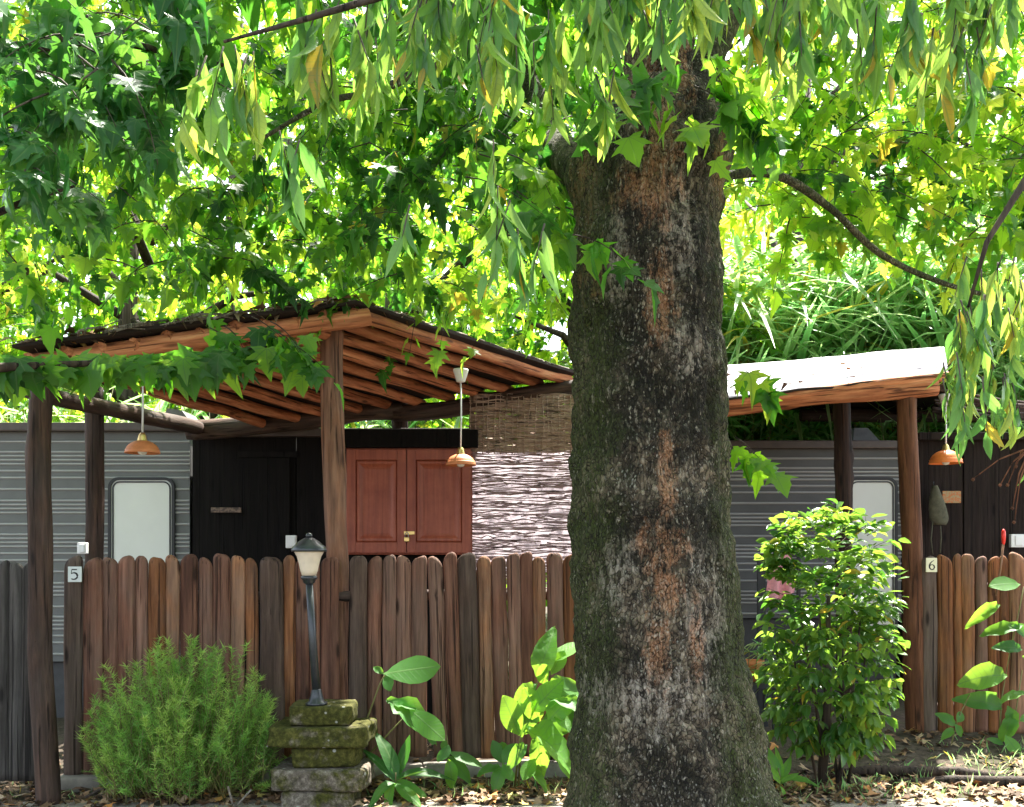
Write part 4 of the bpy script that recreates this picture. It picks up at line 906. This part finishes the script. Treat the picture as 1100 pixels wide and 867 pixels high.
# leaves of the big tree, left of the trunk
crown(tree, 'crown', 1, lambda r: (r.uniform(60, 640), r.uniform(-60, 320), r.uniform(5.8, 9.0)), 125, .118, T_MAPLE, M['plane_leaf'], keep=sel)
crown(tree, 'crown', 10, lambda r: (r.uniform(-20, 640), r.uniform(20, 320), r.uniform(7.2, 9.6)), 60, .108, T_MAPLE, M['sun_leaf'], keep=sel)
crown(tree, 'crown', 2, lambda r: (r.uniform(790, 1150), r.uniform(-60, 330), r.uniform(6.2, 9.5)), 125, .112, T_MAPLE, M['sun_leaf'], keep=sel)
crown(tree, 'crown', 9, lambda r: (r.uniform(800, 1150), r.uniform(60, 330), r.uniform(6.4, 9.5)), 70, .112, T_MAPLE, M['plane_leaf'], keep=sel)
# high canopy, mostly above the frame, spread over everything to cast shade
f = Foliage(3); r = f.r
for i in range(1250):
    x, y = r.uniform(-6.5, 6.0), r.uniform(.5, 10.5); z = 4.9 + r.random() ** 1.5 * 4.0 + max(0, (y - 6)) * .38
    az = r.uniform(0, 6.28); f.spray((x, y, z), (math.cos(az), math.sin(az), r.uniform(-.4, .2)), r.uniform(.6, 1.1), r.randint(10, 16), .19, rad=.007)
f.build('high_crown', T_MAPLE_LO, M['plane_leaf'], tree)
# small sprays against the trunk and beside it
f = Foliage(4); r = f.r
for px, py, Y, dx, dz, n in [(615, 252, 4.75, 1, -.15, 7), (690, 80, 4.8, .6, -.5, 8), (745, 92, 4.85, .8, -.3, 9), (725, 50, 4.8, -.5, -.5, 8), (765, 60, 4.85, .5, -.4, 10), (750, 40, 4.85, .2, -.4, 10), (670, 60, 4.85, -.4, -.5, 8), (780, 100, 4.9, .5, -.3, 8), (545, 165, 5.3, .6, -.2, 8), (500, 190, 5.0, .8, -.1, 9), (555, 205, 5.2, .4, -.3, 8), (590, 140, 5.6, -.3, -.4, 7), (575, 115, 5.6, -.2, -.4, 8), (535, 140, 5.5, .4, -.3, 9), (585, 95, 5.6, -.2, -.5, 8)]:
    f.spray(at(px, py, Y), (dx, -.15, dz), .32, n + 3, .13, rad=.004, sun=False)
f.build('low_sprays', T_MAPLE, M['plane_leaf'], tree)
f = Foliage(5); r = f.r
for px, py, Y in [(795, 392, 5.6), (800, 398, 5.7), (790, 470, 5.5), (796, 478, 5.5)]: f.spray(at(px, py, Y), (.7, 0, -.3), .14, 5, .13, rad=.003, sun=False)
f.build('low_sprays', T_MAPLE, M['sun_leaf'], tree)

# left plane tree, trunk out of frame, leaves with shade put into their blue-green colour and the low branch across the roof
lt = thing('plane_tree', 'left plane tree with shade coloured blue green leaves and a branch across the eaves', 'tree', (-4.6, 4.6, 0))
smooth(part('trunk', tubes_mesh('trunk', [([(-4.6, 4.6, -.1), (-4.55, 4.6, 1.5), (-4.45, 4.65, 3), (-4.3, 4.7, 4.5), (-4.2, 4.8, 7)], [.3, .24, .2, .16, .09])], 20), M['bark'], lt))
part('limb', tubes_mesh('limb', [([(-4.45, 4.65, 2.7), at(-60, 398, 5.2), at(60, 392, 5.45), at(150, 388, 5.6), at(230, 378, 5.75), at(300, 371, 5.8)], [.05, .03, .018, .013, .009, .005]), ([(-4.35, 4.7, 4.0), at(-40, 60, 4.6), at(110, 40, 4.5), at(240, 70, 4.5)], [.06, .035, .02, .008]), ([(-4.4, 4.7, 3.3), at(-30, 240, 4.4), at(30, 215, 4.3), at(80, 200, 4.3)], [.05, .02, .012, .005])], 10), M['twig'], lt)
f = Foliage(6); r = f.r
for i in range(125):
    px = r.choice([r.uniform(-20, 330), r.uniform(-20, 250)]); py = 389 - .07 * max(0, px - 120) + r.uniform(-6, 8); f.tone = r.uniform(.3, .9)
    if 295 < px: py -= 8
    f.leaf(at(px, py, 5.45 + max(0, px) * .0012 + r.uniform(-.12, .12)), (r.uniform(-.55, .55), r.uniform(-.5, .3), -1), (r.uniform(-.6, .6), -1, r.uniform(0, .7)), .16 * r.uniform(.6, 1.2))
for px, py in [(270, 340), (290, 345), (300, 358), (240, 350), (310, 368), (225, 352)]: f.spray(at(px, py, 5.8), (.7, -.3, -.3), .22, 6, .15, hang=1.2, rad=.004, sun=False)
f.build('low_foliage', T_MAPLE, M['plane_leaf'], lt)
f = Foliage(7); r = f.r
for i in range(40):
    px, py = r.choice([(r.uniform(-40, 210), r.uniform(-20, 50)), (r.uniform(-40, 30), r.uniform(130, 225)), (r.uniform(60, 190), r.uniform(50, 110)), (r.uniform(-30, 120), r.uniform(60, 160)), (r.uniform(-30, 240), r.uniform(-20, 40))]); f.spray(at(px, py, r.uniform(4.1, 4.9)), (r.uniform(-.5, 1), r.uniform(-.6, .6), r.uniform(-.4, .2)), .34, 12, .125, hang=.9, rad=.005, sun=False)
f.build('crown', T_MAPLE, M['shade_leaf'], lt)

# tree with long drooping leaves; its trunk stands to the right, out of the frame
dt = thing('drooping_tree', 'tree with long slender drooping yellow green leaves across the top', 'tree', (3.6, 2.9, 0))
smooth(part('trunk', tubes_mesh('trunk', [([(3.6, 2.9, -.1), (3.55, 2.9, 1.5), (3.4, 2.95, 3.0), (3.1, 3.0, 4.0)], [.17, .14, .11, .08])], 16), M['twig'], dt))
bl = [([(3.3, 2.95, 3.3), at(1130, -60, 3.2), at(800, -120, 3.1), at(560, -60, 3.0), at(430, -10, 2.95), at(330, 20, 2.9), at(240, 45, 2.9)], [.06, .04, .03, .018, .012, .008, .004]), ([(3.1, 3.0, 3.9), at(900, -160, 3.3), at(600, -160, 3.2), at(380, -70, 3.1)], [.06, .035, .02, .008]), ([(3.4, 2.95, 2.9), at(1180, 120, 3.2), at(1110, 180, 3.2), at(1060, 260, 3.25), at(1040, 330, 3.25)], [.04, .02, .012, .008, .004])]
part('limb', tubes_mesh('limb', bl, 10), M['twig'], dt)
f = Foliage(8); r = f.r
def hangtw(px, py, Y, L, n, size=.135):
    f.tone = r.random(); b = at(px, py, Y); sway = Vector((r.uniform(-.35, .35), r.uniform(-.25, .25), 0)); pts = [b + sway * (L * t) + Vector((0, 0, -L * t)) for t in (0, .25, .5, .75, 1)]
    f.tw.append((pts, [.0028, .0024, .002, .0016, .001]))
    for i in range(n):
        t = (i + r.random()) / n; p = b + sway * (L * t) + Vector((0, 0, -L * t)); az = r.uniform(0, 6.28); o = Vector((math.cos(az), math.sin(az), 0))
        a = o * r.uniform(.12, .55) + Vector((0, 0, -1)); f.leaf(p, a, Vector((r.uniform(-1, 1), r.uniform(-1, .4), .3)), size * r.uniform(.65, 1.2))
def tuft(px, py, Y, n, L, size):
    for k in range(n): hangtw(px + r.gauss(0, 14), py + r.gauss(0, 12), Y + r.gauss(0, .06), L * r.uniform(.6, 1.25), r.randint(5, 9), size)
for i in range(26): tuft(r.uniform(400, 660), r.uniform(-50, 45), r.uniform(2.8, 3.4), 3, .17, .112)
for i in range(6): tuft(r.uniform(630, 770), r.uniform(-30, 15), r.uniform(2.9, 3.3), 3, .11, .10)
for i in range(9): tuft(r.uniform(680, 830), r.uniform(-80, -10), r.uniform(2.8, 3.4), 3, .13, .108)
for i in range(24): tuft(r.uniform(830, 1120), r.uniform(-60, 35), r.uniform(2.9, 3.5), 3, .17, .11)
for px, py, L, n in [(222, 60, .2, 8), (240, 50, .18, 8), (252, 48, .2, 9), (265, 60, .22, 9), (212, 75, .16, 6), (272, 55, .15, 6), (300, 140, .12, 7), (310, 150, .16, 7), (322, 150, .1, 4), (345, 75, .08, 5), (355, 60, .12, 5), (340, 10, .15, 7), (320, -10, .12, 7), (365, 0, .2, 9), (380, 20, .2, 9), (395, 0, .24, 10), (535, 200, .16, 5), (548, 215, .2, 6), (556, 245, .14, 6), (530, 150, .12, 4), (440, 220, .1, 4), (640, 80, .1, 5), (660, 75, .12, 6), (585, 240, .12, 4)]: hangtw(px, py, 2.95, L, n)
for i in range(30): hangtw(r.uniform(1030, 1110), r.uniform(270, 430), r.uniform(3.1, 3.4), r.uniform(.10, .18), r.randint(5, 8), .095)
for i in range(10): hangtw(r.uniform(1012, 1045), r.uniform(340, 420), r.uniform(3.15, 3.4), r.uniform(.08, .13), r.randint(4, 6), .09)
f.build('drooping_leaves', T_LANCE, M['lance_leaf'], dt)
# bare twigs at the right edge
tw = []
b0 = at(1108, 480, 3.2)
for a in [(1046, 514), (1083, 520), (1088, 545), (1090, 560), (1075, 520), (1092, 500)]:
    e = at(a[0], a[1], 3.2); tw.append(([b0, b0.lerp(e, .5) + Vector((0, .02, .012)), e], [.003, .0022, .0016])); tw.append(([e, e + Vector((-.004, 0, -.006))], .005))
part('bare_twigs', tubes_mesh('bare_twigs', tw, 6), M['pole'], dt)

# ================================================================== trees and reeds behind
def back_tree(name, label, x, y, h, rx, ry, z0, n, mat, seed, size=.145):
    root = thing(name, label, 'tree', (x, y, 0), 'trees behind the huts'); r = random.Random(seed); f = Foliage(seed)
    tr = [(x, y, -.1), (x + r.uniform(-.2, .2), y, h * .25), (x + r.uniform(-.4, .4), y, h * .5), (x + r.uniform(-.5, .5), y, h * .9)]
    part('trunk', tubes_mesh('trunk', [(tr, [.2, .16, .12, .03])], 12), M['twig'], root); lb = []
    for k in range(7):
        a = r.uniform(0, 6.28); z = h * r.uniform(.3, .75); s = Vector((x, y, z)); e = Vector((x + rx * .8 * math.cos(a), y + ry * .8 * math.sin(a), z + h * r.uniform(.05, .2))); lb.append(([s, s.lerp(e, .5) + Vector((0, 0, .25)), e], [.07, .045, .015]))
    part('limb', tubes_mesh('limb', lb, 8), M['twig'], root)
    for i in range(n):
        a, q = r.uniform(0, 6.283), r.random() ** .4; zz = r.uniform(-1, 1); k = math.sqrt(1 - zz * zz) * q
        p = Vector((x + rx * k * math.cos(a), y + ry * k * math.sin(a), z0 + (h - z0) * .5 * (1 + zz * (.6 + .4 * q))))
        if noise.noise(p * .75 + Vector((seed, 0, 0))) < -.12: continue
        f.spray(p, (math.cos(a), math.sin(a), r.uniform(-.4, .3)), r.uniform(.5, 1.0), r.randint(12, 18), size, rad=.006, hang=.8)
    f.build('crown', T_MAPLE_LO, mat, root)
back_tree('broadleaf_tree', 'bright yellow green plane tree behind the left caravan', -4.6, 14.0, 8.5, 3.0, 1.6, 2.4, 640, M['sun_leaf'], 31)
back_tree('broadleaf_tree', 'mid green plane tree behind the log pergola roof', -1.4, 15.0, 9.0, 3.2, 1.6, 2.2, 700, M['plane_leaf'], 32)
back_tree('broadleaf_tree', 'light green tree behind the reed screen left of the big trunk', 1.2, 13.8, 8.0, 2.2, 1.4, 2.0, 380, M['sun_leaf'], 33)
back_tree('broadleaf_tree', 'tall mid green tree above the white felt roof', 4.0, 16.0, 9.5, 3.0, 1.6, 2.4, 640, M['plane_leaf'], 34)
back_tree('broadleaf_tree', 'dark green tree at the far right behind the reeds', 7.4, 15.0, 9.0, 2.6, 1.6, 1.8, 460, M['plane_leaf'], 35)
back_tree('broadleaf_tree', 'green tree at the far left edge behind the caravan', -8.0, 15.0, 9.0, 2.8, 1.6, 1.5, 400, M['sun_leaf'], 36)
back_tree('broadleaf_tree', 'tall lime green tree standing farthest back behind the trunk fork', 2.2, 19.0, 12.5, 4.2, 2.0, 3.0, 480, M['sun_leaf'], 37, .22)
back_tree('broadleaf_tree', 'tall pale green tree farthest back above the log pergola', -5.0, 19.5, 12.5, 5.0, 2.0, 3.0, 480, M['sun_leaf'], 38, .22)
back_tree('broadleaf_tree', 'tall yellow green tree farthest back at the right edge', 8.5, 19.5, 12.5, 4.0, 2.0, 3.0, 420, M['sun_leaf'], 39, .22)
# a far wood closes the view below the crowns
P, A, N, S = [], [], [], []; r = random.Random(12)
for i in range(20000):
    x = r.uniform(-22, 24); y = r.uniform(23, 29); z = abs(r.gauss(0, 6.5)) + r.random() * 1.5 * (1 + .5 * math.sin(x))
    if noise.noise(Vector((x * .5, z * .5, 3))) < -.28 and z > 3: continue
    P.append((x, y, z)); a = r.uniform(0, 6.28); A.append((math.cos(a), math.sin(a), -.7)); N.append((r.uniform(-1, 1), r.uniform(-1, 1), .8)); S.append(r.uniform(.3, .55))
o = part('far_wood', leafmesh('far_wood', P, A, N, S, T_MAPLE_LO, 12), M['sun_leaf']); o['kind'] = 'stuff'; o['label'] = 'far bright wood seen through the gaps between trees'

def reeds(label, x, y, rx, ry, h, nc, seed, blade=.75, low=.3):
    root = thing('giant_reed', label, 'reeds', (x, y, 0), 'reed clumps behind the huts'); r = random.Random(seed); cul = []; P, A, N, S = [], [], [], []
    for i in range(nc):
        bx, by = x + r.uniform(-rx, rx), y + r.uniform(-ry, ry); hh = h * r.uniform(.65, 1.1); ln = Vector((r.uniform(-.5, .5), r.uniform(-.5, .3), 0)); pts = [Vector((bx, by, 0)) + ln * (t * t) + Vector((0, 0, hh * t)) for t in (0, .35, .7, 1)]
        cul.append((pts, [.014, .012, .008, .003]))
        for k in range(22):
            t = low + (1 - low) * (k + r.random()) / 22; p = Vector((bx, by, 0)) + ln * t * t + Vector((0, 0, hh * t)); a = r.uniform(0, 6.28)
            P.append(p); A.append((math.cos(a), math.sin(a), r.uniform(.2, 1.1))); N.append((-math.cos(a) * .8, -math.sin(a) * .8, 1)); S.append(blade * r.uniform(.6, 1.25))
    part('culms', tubes_mesh('culms', cul, 5), M['stem'], root)['kind'] = 'stuff'; part('blades', leafmesh('blades', P, A, N, S, T_REED, seed), M['reed_leaf'], root)['kind'] = 'stuff'
T_REED = strip([(0, .016), (.2, .032), (.45, .03), (.7, .02), (.88, .011), (1, .001)], .3, .55)
reeds('yellow green reeds above the left end of the caravan', -5.0, 12.6, 1.4, .5, 3.2, 46, 41)
reeds('reeds rising behind the caravan vent under the log pergola', -3.1, 12.7, .8, .4, 3.1, 32, 42)
reeds('thin reeds glimpsed between pergola roof and dark hut', -1.5, 12.6, .9, .4, 3.0, 30, 43)
reeds('arching pale reeds right beside the big trunk above white roof', 2.7, 13.6, .7, .5, 4.8999999999999995, 60, 44, 1.1, .6)
reeds('blue green reeds above the middle of the white roof', 4.2, 13.8, .8, .5, 5.2, 60, 45, 1.1, .6)
reeds('tall blue green reeds above the right end of the white roof', 5.7, 13.6, .8, .6, 5.3, 60, 46, 1.1, .6)
reeds('low reeds seen under the white roof over the right caravan', 3.6, 14.7, 1.6, .25, 4.3, 80, 47, .85)
reeds('leafy reeds behind the far right hut', 5.4, 12.8, 1.1, .3, 3.6, 50, 48, .7)

# ================================================================== shrubs and plants
def feathery():
    x, Y = at(200, 0, 6.45).x, 6.45; root = thing('feathery_shrub', 'bright green feathery conifer shrub in front of the left fence', 'shrub', (x, Y, 0)); r = random.Random(21); P, A, N, S, st, tone = [], [], [], [], [], []
    for i in range(560):
        a = r.uniform(0, 6.283); q = math.sqrt(r.random()); zt = r.random(); ph = r.random() ** .5
        dome = math.sqrt(max(0, 1 - q * q * .8)); top = (.10 + .82 * ph) * (1.0 * dome) * (1 + .5 * noise.noise(Vector((math.cos(a) * q * 3.2, math.sin(a) * q * 3.2, 4))) + r.gauss(0, .04))
        if top > .86: top = .86 + (top - .86) * .5
        e = Vector((x + .60 * q * math.cos(a), Y + .44 * q * math.sin(a), max(.1, top))); L = r.uniform(.2, .5)
        out = Vector((math.cos(a) * q + r.gauss(0, .3), math.sin(a) * q + r.gauss(0, .3), 0)); s = e - Vector((0, 0, L)) - out * L * .55; s.z = max(.02, s.z); m = s.lerp(e, .55) + out * .02 + Vector((r.gauss(0, .03), r.gauss(0, .03), .06))
        pts = [s * (1 - t) ** 2 + m * 2 * t * (1 - t) + e * t * t for t in [k / 6 for k in range(7)]]
        st.append((pts, [.0035 * (1 - .8 * k / 6) for k in range(7)])); tn = min(1, max(0, .5 + 1.3 * noise.noise(e * 5 + Vector((3, 1, 2))) + r.gauss(0, .18)))
        if noise.noise(e * 6.5 + Vector((9, 4, 2))) < -.3: continue
        for k in range(r.choice([60, 110, 150])):
            t = .12 + .9 * r.random(); tt = min(1, t); p = s * (1 - tt) ** 2 + m * 2 * tt * (1 - tt) + e * tt * tt; d = (2 * (1 - tt) * (m - s) + 2 * tt * (e - m)).normalized(); az = r.uniform(0, 6.28)
            P.append(p); A.append(tuple(d * .45 + Vector((math.cos(az), math.sin(az), r.uniform(-.5, .8))) * .8)); N.append((r.uniform(-1, 1), r.uniform(-1, 1), .5)); S.append(r.uniform(.022, .06)); tone.append(tn * .7 + .3 * t)
    part('stems', tubes_mesh('stems', st, 4), M['stem'], root); part('foliage', leafmesh('foliage', P, A, N, S, T_NEEDLE, 21, tone), M['needle'], root)
feathery()
def laurel():
    Y = 6.75; x = at(888, 0, Y).x; root = thing('laurel_bush', 'tall glossy leaved bush with bare stems right of the big trunk', 'bush', (x, Y, .0)); r = random.Random(22); f = Foliage(22); st = []
    for i in range(330):
        t = r.random(); py = 560 + 235 * t ** .9; half_ = np.interp(py, [550, 575, 620, 680, 740, 780, 830], [18, 46, 60, 62, 58, 44, 26]); a = r.uniform(0, 6.283); q = r.random() ** .45
        cx = np.interp(py, [550, 640, 740, 830], [893, 888, 890, 896]); c = at(cx + half_ * q * math.cos(a) * .93, py, Y); c.y += half_ * q * math.sin(a) * Y / FPX * .85
        f.spray(c, (math.cos(a), math.sin(a), .7 - t * .8), .12, 9, .085, droop=.1, hang=-.2 + t * .7, rad=.0025, spread=.8, sun=False)
    for px, py in [(830, 592), (845, 570), (820, 605), (895, 548), (905, 555), (930, 560), (960, 615), (872, 556)]: f.spray(at(px, py + 12, Y), (r.uniform(-.3, .3), -.1, 1), .1, 7, .085, droop=0, hang=-.4, rad=.0025, sun=False)
    f.build('foliage', T_OVAL, M['laurel_leaf'], root, tone=None)
    for bx, px, py, rad in [(882, 890, 640, .03), (888, 860, 660, .014), (896, 925, 660, .014), (905, 905, 690, .012), (912, 930, 700, .012), (878, 850, 690, .010), (900, 880, 660, .012)]: a = Vector((at(bx, 0, Y).x, Y + r.uniform(-.06, .06), -.02)); b = at(px, py, Y); st.append(([a, a.lerp(b, .5) + Vector((r.uniform(-.03, .03), 0, 0)), b], [rad, rad * .85, rad * .4]))
    part('stems', tubes_mesh('stems', st, 8), M['twig'], root)
laurel()

def broad_plant(name, label, base, stems, leaves_, T=T_BROAD, mat='broad_leaf', seed=0, toneall=None, stemr=.007, group=None):
    """stems: lists of (px,py,Y); leaves_: (px0,py0,px1,py1,Y,tilt,width) from petiole to tip"""
    root = thing(name, label, 'plant', base, group); r = random.Random(seed)
    part('stem', tubes_mesh('stem', [([at(*p) for p in s], [stemr * (1 - .5 * i / (len(s) - 1)) for i in range(len(s))]) for s in stems], 7), M['stem'], root)
    for i, (x0, y0, x1, y1, Y, dy, face) in enumerate(leaves_):
        a = at(x0, y0, Y); b = at(x1, y1, Y + dy); d = b - a; tn = (.5 if toneall is None else toneall) + r.uniform(-.25, .25)
        part('leaf', leafmesh('leaf', [a], [d], [face], [d.length * 1.06], T, seed * 50 + i, [tn]), M[mat], root)
U, Fc = (0, -.35, 1), (0, -1, .55)
broad_plant('broadleaf_plant', 'bright green broad leaved plant between fence and big trunk', (*at(560, 0, 6.6).xy, 0), [[(557, 845, 6.6), (560, 790, 6.6), (575, 740, 6.62), (590, 700, 6.65)], [(566, 842, 6.65), (575, 790, 6.65), (592, 760, 6.66)], [(553, 845, 6.6), (558, 800, 6.55), (560, 785, 6.52)]],
    [(578, 728, 588, 690, 6.58, -.08, Fc), (590, 712, 622, 690, 6.62, .05, U), (588, 735, 578, 715, 6.6, -.1, Fc), (585, 745, 622, 728, 6.6, 0, (.2, -.8, .7)), (585, 750, 618, 745, 6.55, -.1, U), (558, 790, 543, 752, 6.5, -.1, Fc), (560, 792, 568, 752, 6.52, -.05, (.5, -1, .3)), (580, 775, 567, 745, 6.55, -.1, Fc), (582, 775, 620, 750, 6.6, 0, (0, -.7, .8)), (600, 792, 616, 752, 6.6, 0, (-.4, -1, .2)), (562, 786, 612, 785, 6.5, -.15, (.1, -.35, 1)), (575, 790, 585, 822, 6.55, -.1, Fc), (585, 785, 610, 812, 6.55, -.05, Fc), (565, 825, 590, 838, 6.5, -.1, U), (588, 800, 572, 780, 6.65, 0, Fc), (596, 770, 610, 775, 6.5, -.1, U), (577, 735, 552, 748, 6.56, -.08, Fc), (592, 725, 604, 700, 6.6, 0, (.3, -1, .3)), (572, 765, 596, 735, 6.52, -.06, (.2, -1, .4)), (590, 775, 604, 752, 6.5, -.08, Fc), (566, 800, 548, 812, 6.52, -.08, Fc), (600, 805, 614, 828, 6.52, -.08, Fc), (575, 815, 560, 835, 6.5, -.08, Fc)], seed=1, toneall=.75)
broad_plant('broadleaf_plant', 'dark stemmed plant with large leaves beside the mossy blocks', (*at(385, 0, 6.55).xy, 0), [[(386, 825, 6.55), (395, 770, 6.55), (408, 735, 6.55), (415, 722, 6.55)], [(386, 822, 6.55), (420, 785, 6.55), (440, 765, 6.55)]],
    [(412, 724, 470, 714, 6.5, 0, (0, -.6, .8)), (412, 724, 402, 716, 6.55, 0, Fc), (414, 726, 420, 738, 6.5, -.08, Fc), (415, 752, 462, 775, 6.5, -.1, (.1, -.7, .8)), (440, 762, 476, 793, 6.48, -.08, (.2, -.9, .6)), (420, 758, 445, 752, 6.5, 0, U), (390, 800, 376, 790, 6.6, 0, Fc)], seed=2, toneall=.45)
broad_plant('broadleaf_plant', 'low clump of long arching leaves right of the block stack', (*at(425, 0, 6.4).xy, 0), [[(425, 855, 6.4), (425, 840, 6.4), (425, 830, 6.4)]],
    [(425, 840, 420, 785, 6.4, .05, (.4, -1, .3)), (425, 840, 402, 808, 6.4, -.05, (.5, -1, .4)), (425, 838, 470, 812, 6.4, .02, U), (425, 840, 465, 850, 6.4, -.2, U), (428, 838, 452, 825, 6.35, -.15, U), (425, 842, 398, 838, 6.35, -.15, U), (425, 838, 440, 792, 6.45, .05, (-.4, -1, .3)), (424, 842, 450, 860, 6.35, -.2, U), (424, 842, 405, 855, 6.35, -.2, U)], T=T_LONG, seed=3, toneall=.3)
broad_plant('broadleaf_plant', 'small upright plant with curling leaves before the fence middle', (*at(482, 0, 6.6).xy, 0), [[(482, 845, 6.6), (482, 815, 6.6), (480, 790, 6.6)]],
    [(482, 808, 518, 820, 6.55, -.05, (.1, -.5, 1)), (482, 812, 505, 835, 6.55, -.05, Fc), (481, 815, 490, 842, 6.5, -.05, Fc), (482, 800, 476, 818, 6.5, -.06, Fc), (480, 795, 474, 805, 6.6, 0, Fc)], seed=4, toneall=.35)
broad_plant('broadleaf_plant', 'low dark leaved plant left of the bright broad leaved plant', (*at(540, 0, 6.65).xy, 0), [[(540, 845, 6.65), (540, 820, 6.65), (540, 805, 6.65)]],
    [(540, 820, 528, 798, 6.65, 0, Fc), (540, 820, 552, 800, 6.6, 0, Fc), (540, 825, 520, 822, 6.6, -.1, U), (540, 825, 530, 842, 6.55, -.1, Fc), (540, 820, 548, 838, 6.55, -.1, Fc), (540, 815, 538, 795, 6.7, .05, Fc)], seed=5, toneall=.3)
broad_plant('broadleaf_plant', 'tall climbing plant with heart shaped leaves on the orange fence', (*at(1072, 0, 7.7).xy, .05), [[(1072, 812, 7.7), (1076, 750, 7.75), (1085, 700, 7.8), (1096, 650, 7.85), (1100, 630, 7.85)], [(1078, 812, 7.7), (1092, 760, 7.75), (1098, 720, 7.75)]],
    [(1096, 628, 1066, 624, 7.8, -.05, (0, -.8, .7)), (1074, 650, 1048, 656, 7.8, -.05, Fc), (1100, 672, 1062, 678, 7.8, 0, (0, -.8, .7)), (1086, 672, 1112, 680, 7.8, 0, Fc), (1098, 698, 1078, 690, 7.75, -.05, Fc), (1082, 726, 1042, 720, 7.7, -.05, Fc), (1076, 762, 1050, 742, 7.7, -.05, Fc), (1098, 705, 1115, 715, 7.75, 0, Fc), (1104, 745, 1080, 745, 7.7, -.05, U), (1082, 758, 1092, 782, 7.65, -.05, Fc), (1085, 765, 1086, 795, 7.65, -.05, Fc), (1095, 775, 1108, 768, 7.7, 0, Fc), (1080, 790, 1094, 810, 7.6, -.05, Fc), (1078, 800, 1064, 792, 7.65, 0, Fc)], seed=6, toneall=.5)
broad_plant('broadleaf_plant', 'small young plant at the foot of the orange fence', (*at(1022, 0, 7.7).xy, .05), [[(1020, 812, 7.7), (1024, 790, 7.7), (1030, 770, 7.7), (1042, 745, 7.72)]],
    [(1026, 780, 1014, 768, 7.68, -.03, Fc), (1026, 778, 1034, 788, 7.65, -.05, Fc), (1024, 782, 1016, 790, 7.65, -.05, Fc), (1028, 776, 1036, 766, 7.68, 0, Fc)], seed=7, toneall=.6)
broad_plant('broadleaf_plant', 'small light green plant at the right foot of the big trunk', (*at(838, 0, 6.5).xy, 0), [[(838, 850, 6.5), (838, 835, 6.5), (836, 825, 6.5)]],
    [(838, 838, 826, 795, 6.5, 0, (.5, -1, .3)), (838, 838, 842, 815, 6.5, -.03, Fc), (838, 840, 854, 830, 6.45, -.05, Fc), (838, 842, 828, 822, 6.45, -.05, Fc), (838, 840, 850, 815, 6.5, 0, Fc), (840, 842, 870, 822, 6.5, 0, U), (838, 845, 848, 855, 6.4, -.05, U)], T=T_LONG, seed=8, toneall=.8)
# umbrella sedge in a terracotta pot
def sedge():
    Y = 8.4; c = at(806, 712, Y); root = thing('sedge_plant', 'umbrella sedge with thin spoke leaves in a pot right of the trunk', 'plant', (*c.xy, 0)); r = random.Random(5); P, A, N, S, st = [], [], [], [], []
    for px, py in [(815, 692), (805, 700), (822, 702), (830, 712), (800, 722), (818, 722), (826, 735), (810, 735), (838, 722)]:
        t = at(px, py, Y - r.uniform(0, .3)); st.append(([Vector((c.x + r.uniform(-.05, .05), Y, c.z - .2)), t], .004))
        for k in range(11): a = 6.283 * k / 11 + r.uniform(-.2, .2); P.append(t); A.append((math.cos(a), math.sin(a), r.uniform(.0, .4))); N.append((0, 0, 1)); S.append(r.uniform(.12, .2))
    part('stem', tubes_mesh('stem', st, 5), M['stem'], root); part('blades', leafmesh('blades', P, A, N, S, strip([(0, .02), (.4, .06), (1, .003)], .3, .3), 9), M['reed_leaf'], root)
    smooth(part('pot', lathe('pot', [(.06, .08), (.09, .2), (.105, .21), (.105, .24), (.09, .24), (.08, .2)], 24, (c.x, Y, c.z - .22)), M['terracotta'], root))
    s = thing('plant_stand', 'low dark stand under the potted umbrella sedge', 'stand', (c.x, Y, 0)); z = c.z - .145
    part('top', boxm((c.x, Y, z - .02), (.36, .36, .035), .005), M['rubber'], s)
    for sx in (-1, 1):
        for sy in (-1, 1): part('leg', boxm((c.x + sx * .15, Y + sy * .15, (z - .04) / 2), (.035, .035, z - .04), .004), M['rubber'], s)
sedge()
# dry twigs and sticks on the ground
for a, b, lab in [((345, 858, 6.3), (150, 866, 6.35), None)]: pass
tw = []
for (x0, y0), (x1, y1), k in [((108, 850), (82, 863), .008), ((116, 846), (95, 855), .006)]: tw.append(([at(x0, y0, 6.4), at((x0 + x1) / 2, (y0 + y1) / 2 - 2, 6.38), at(x1, y1, 6.36)], k))
o = part('dry_stick', tubes_mesh('dry_stick', tw, 6), M['twig']); tag(o, 'dark forked dry stick on the ground beside the left post', 'stick')
o = part('dry_stick', tubes_mesh('dry_stick', [([at(245, 845, 6.15), at(250, 865, 6.1)], .006), ([at(270, 848, 6.15), at(252, 868, 6.1)], .006)], 6), M['reed']); tag(o, 'pale forked dry stick under the feathery shrub', 'stick')
for x, Y, L, s in [(2.55, 7.0, 1.3, 1), (3.0, 6.75, 1.5, 2)]:
    rt = thing('surface_root', ['thin dark root lying across the ground before the orange fence', 'thicker grey root in the ground below the young plant'][s - 1], 'root', (x, Y, 0)); part('bark', tubes_mesh('bark', [([(x - L / 2, Y + .05, .0), (x - L * .2, Y, .03 + gz(x, Y)), (x + L * .2, Y - .06, .03 + gz(x, Y)), (x + L / 2, Y - .02, .0)], [.02, .035, .035, .02])], 10), M['twig'], rt)
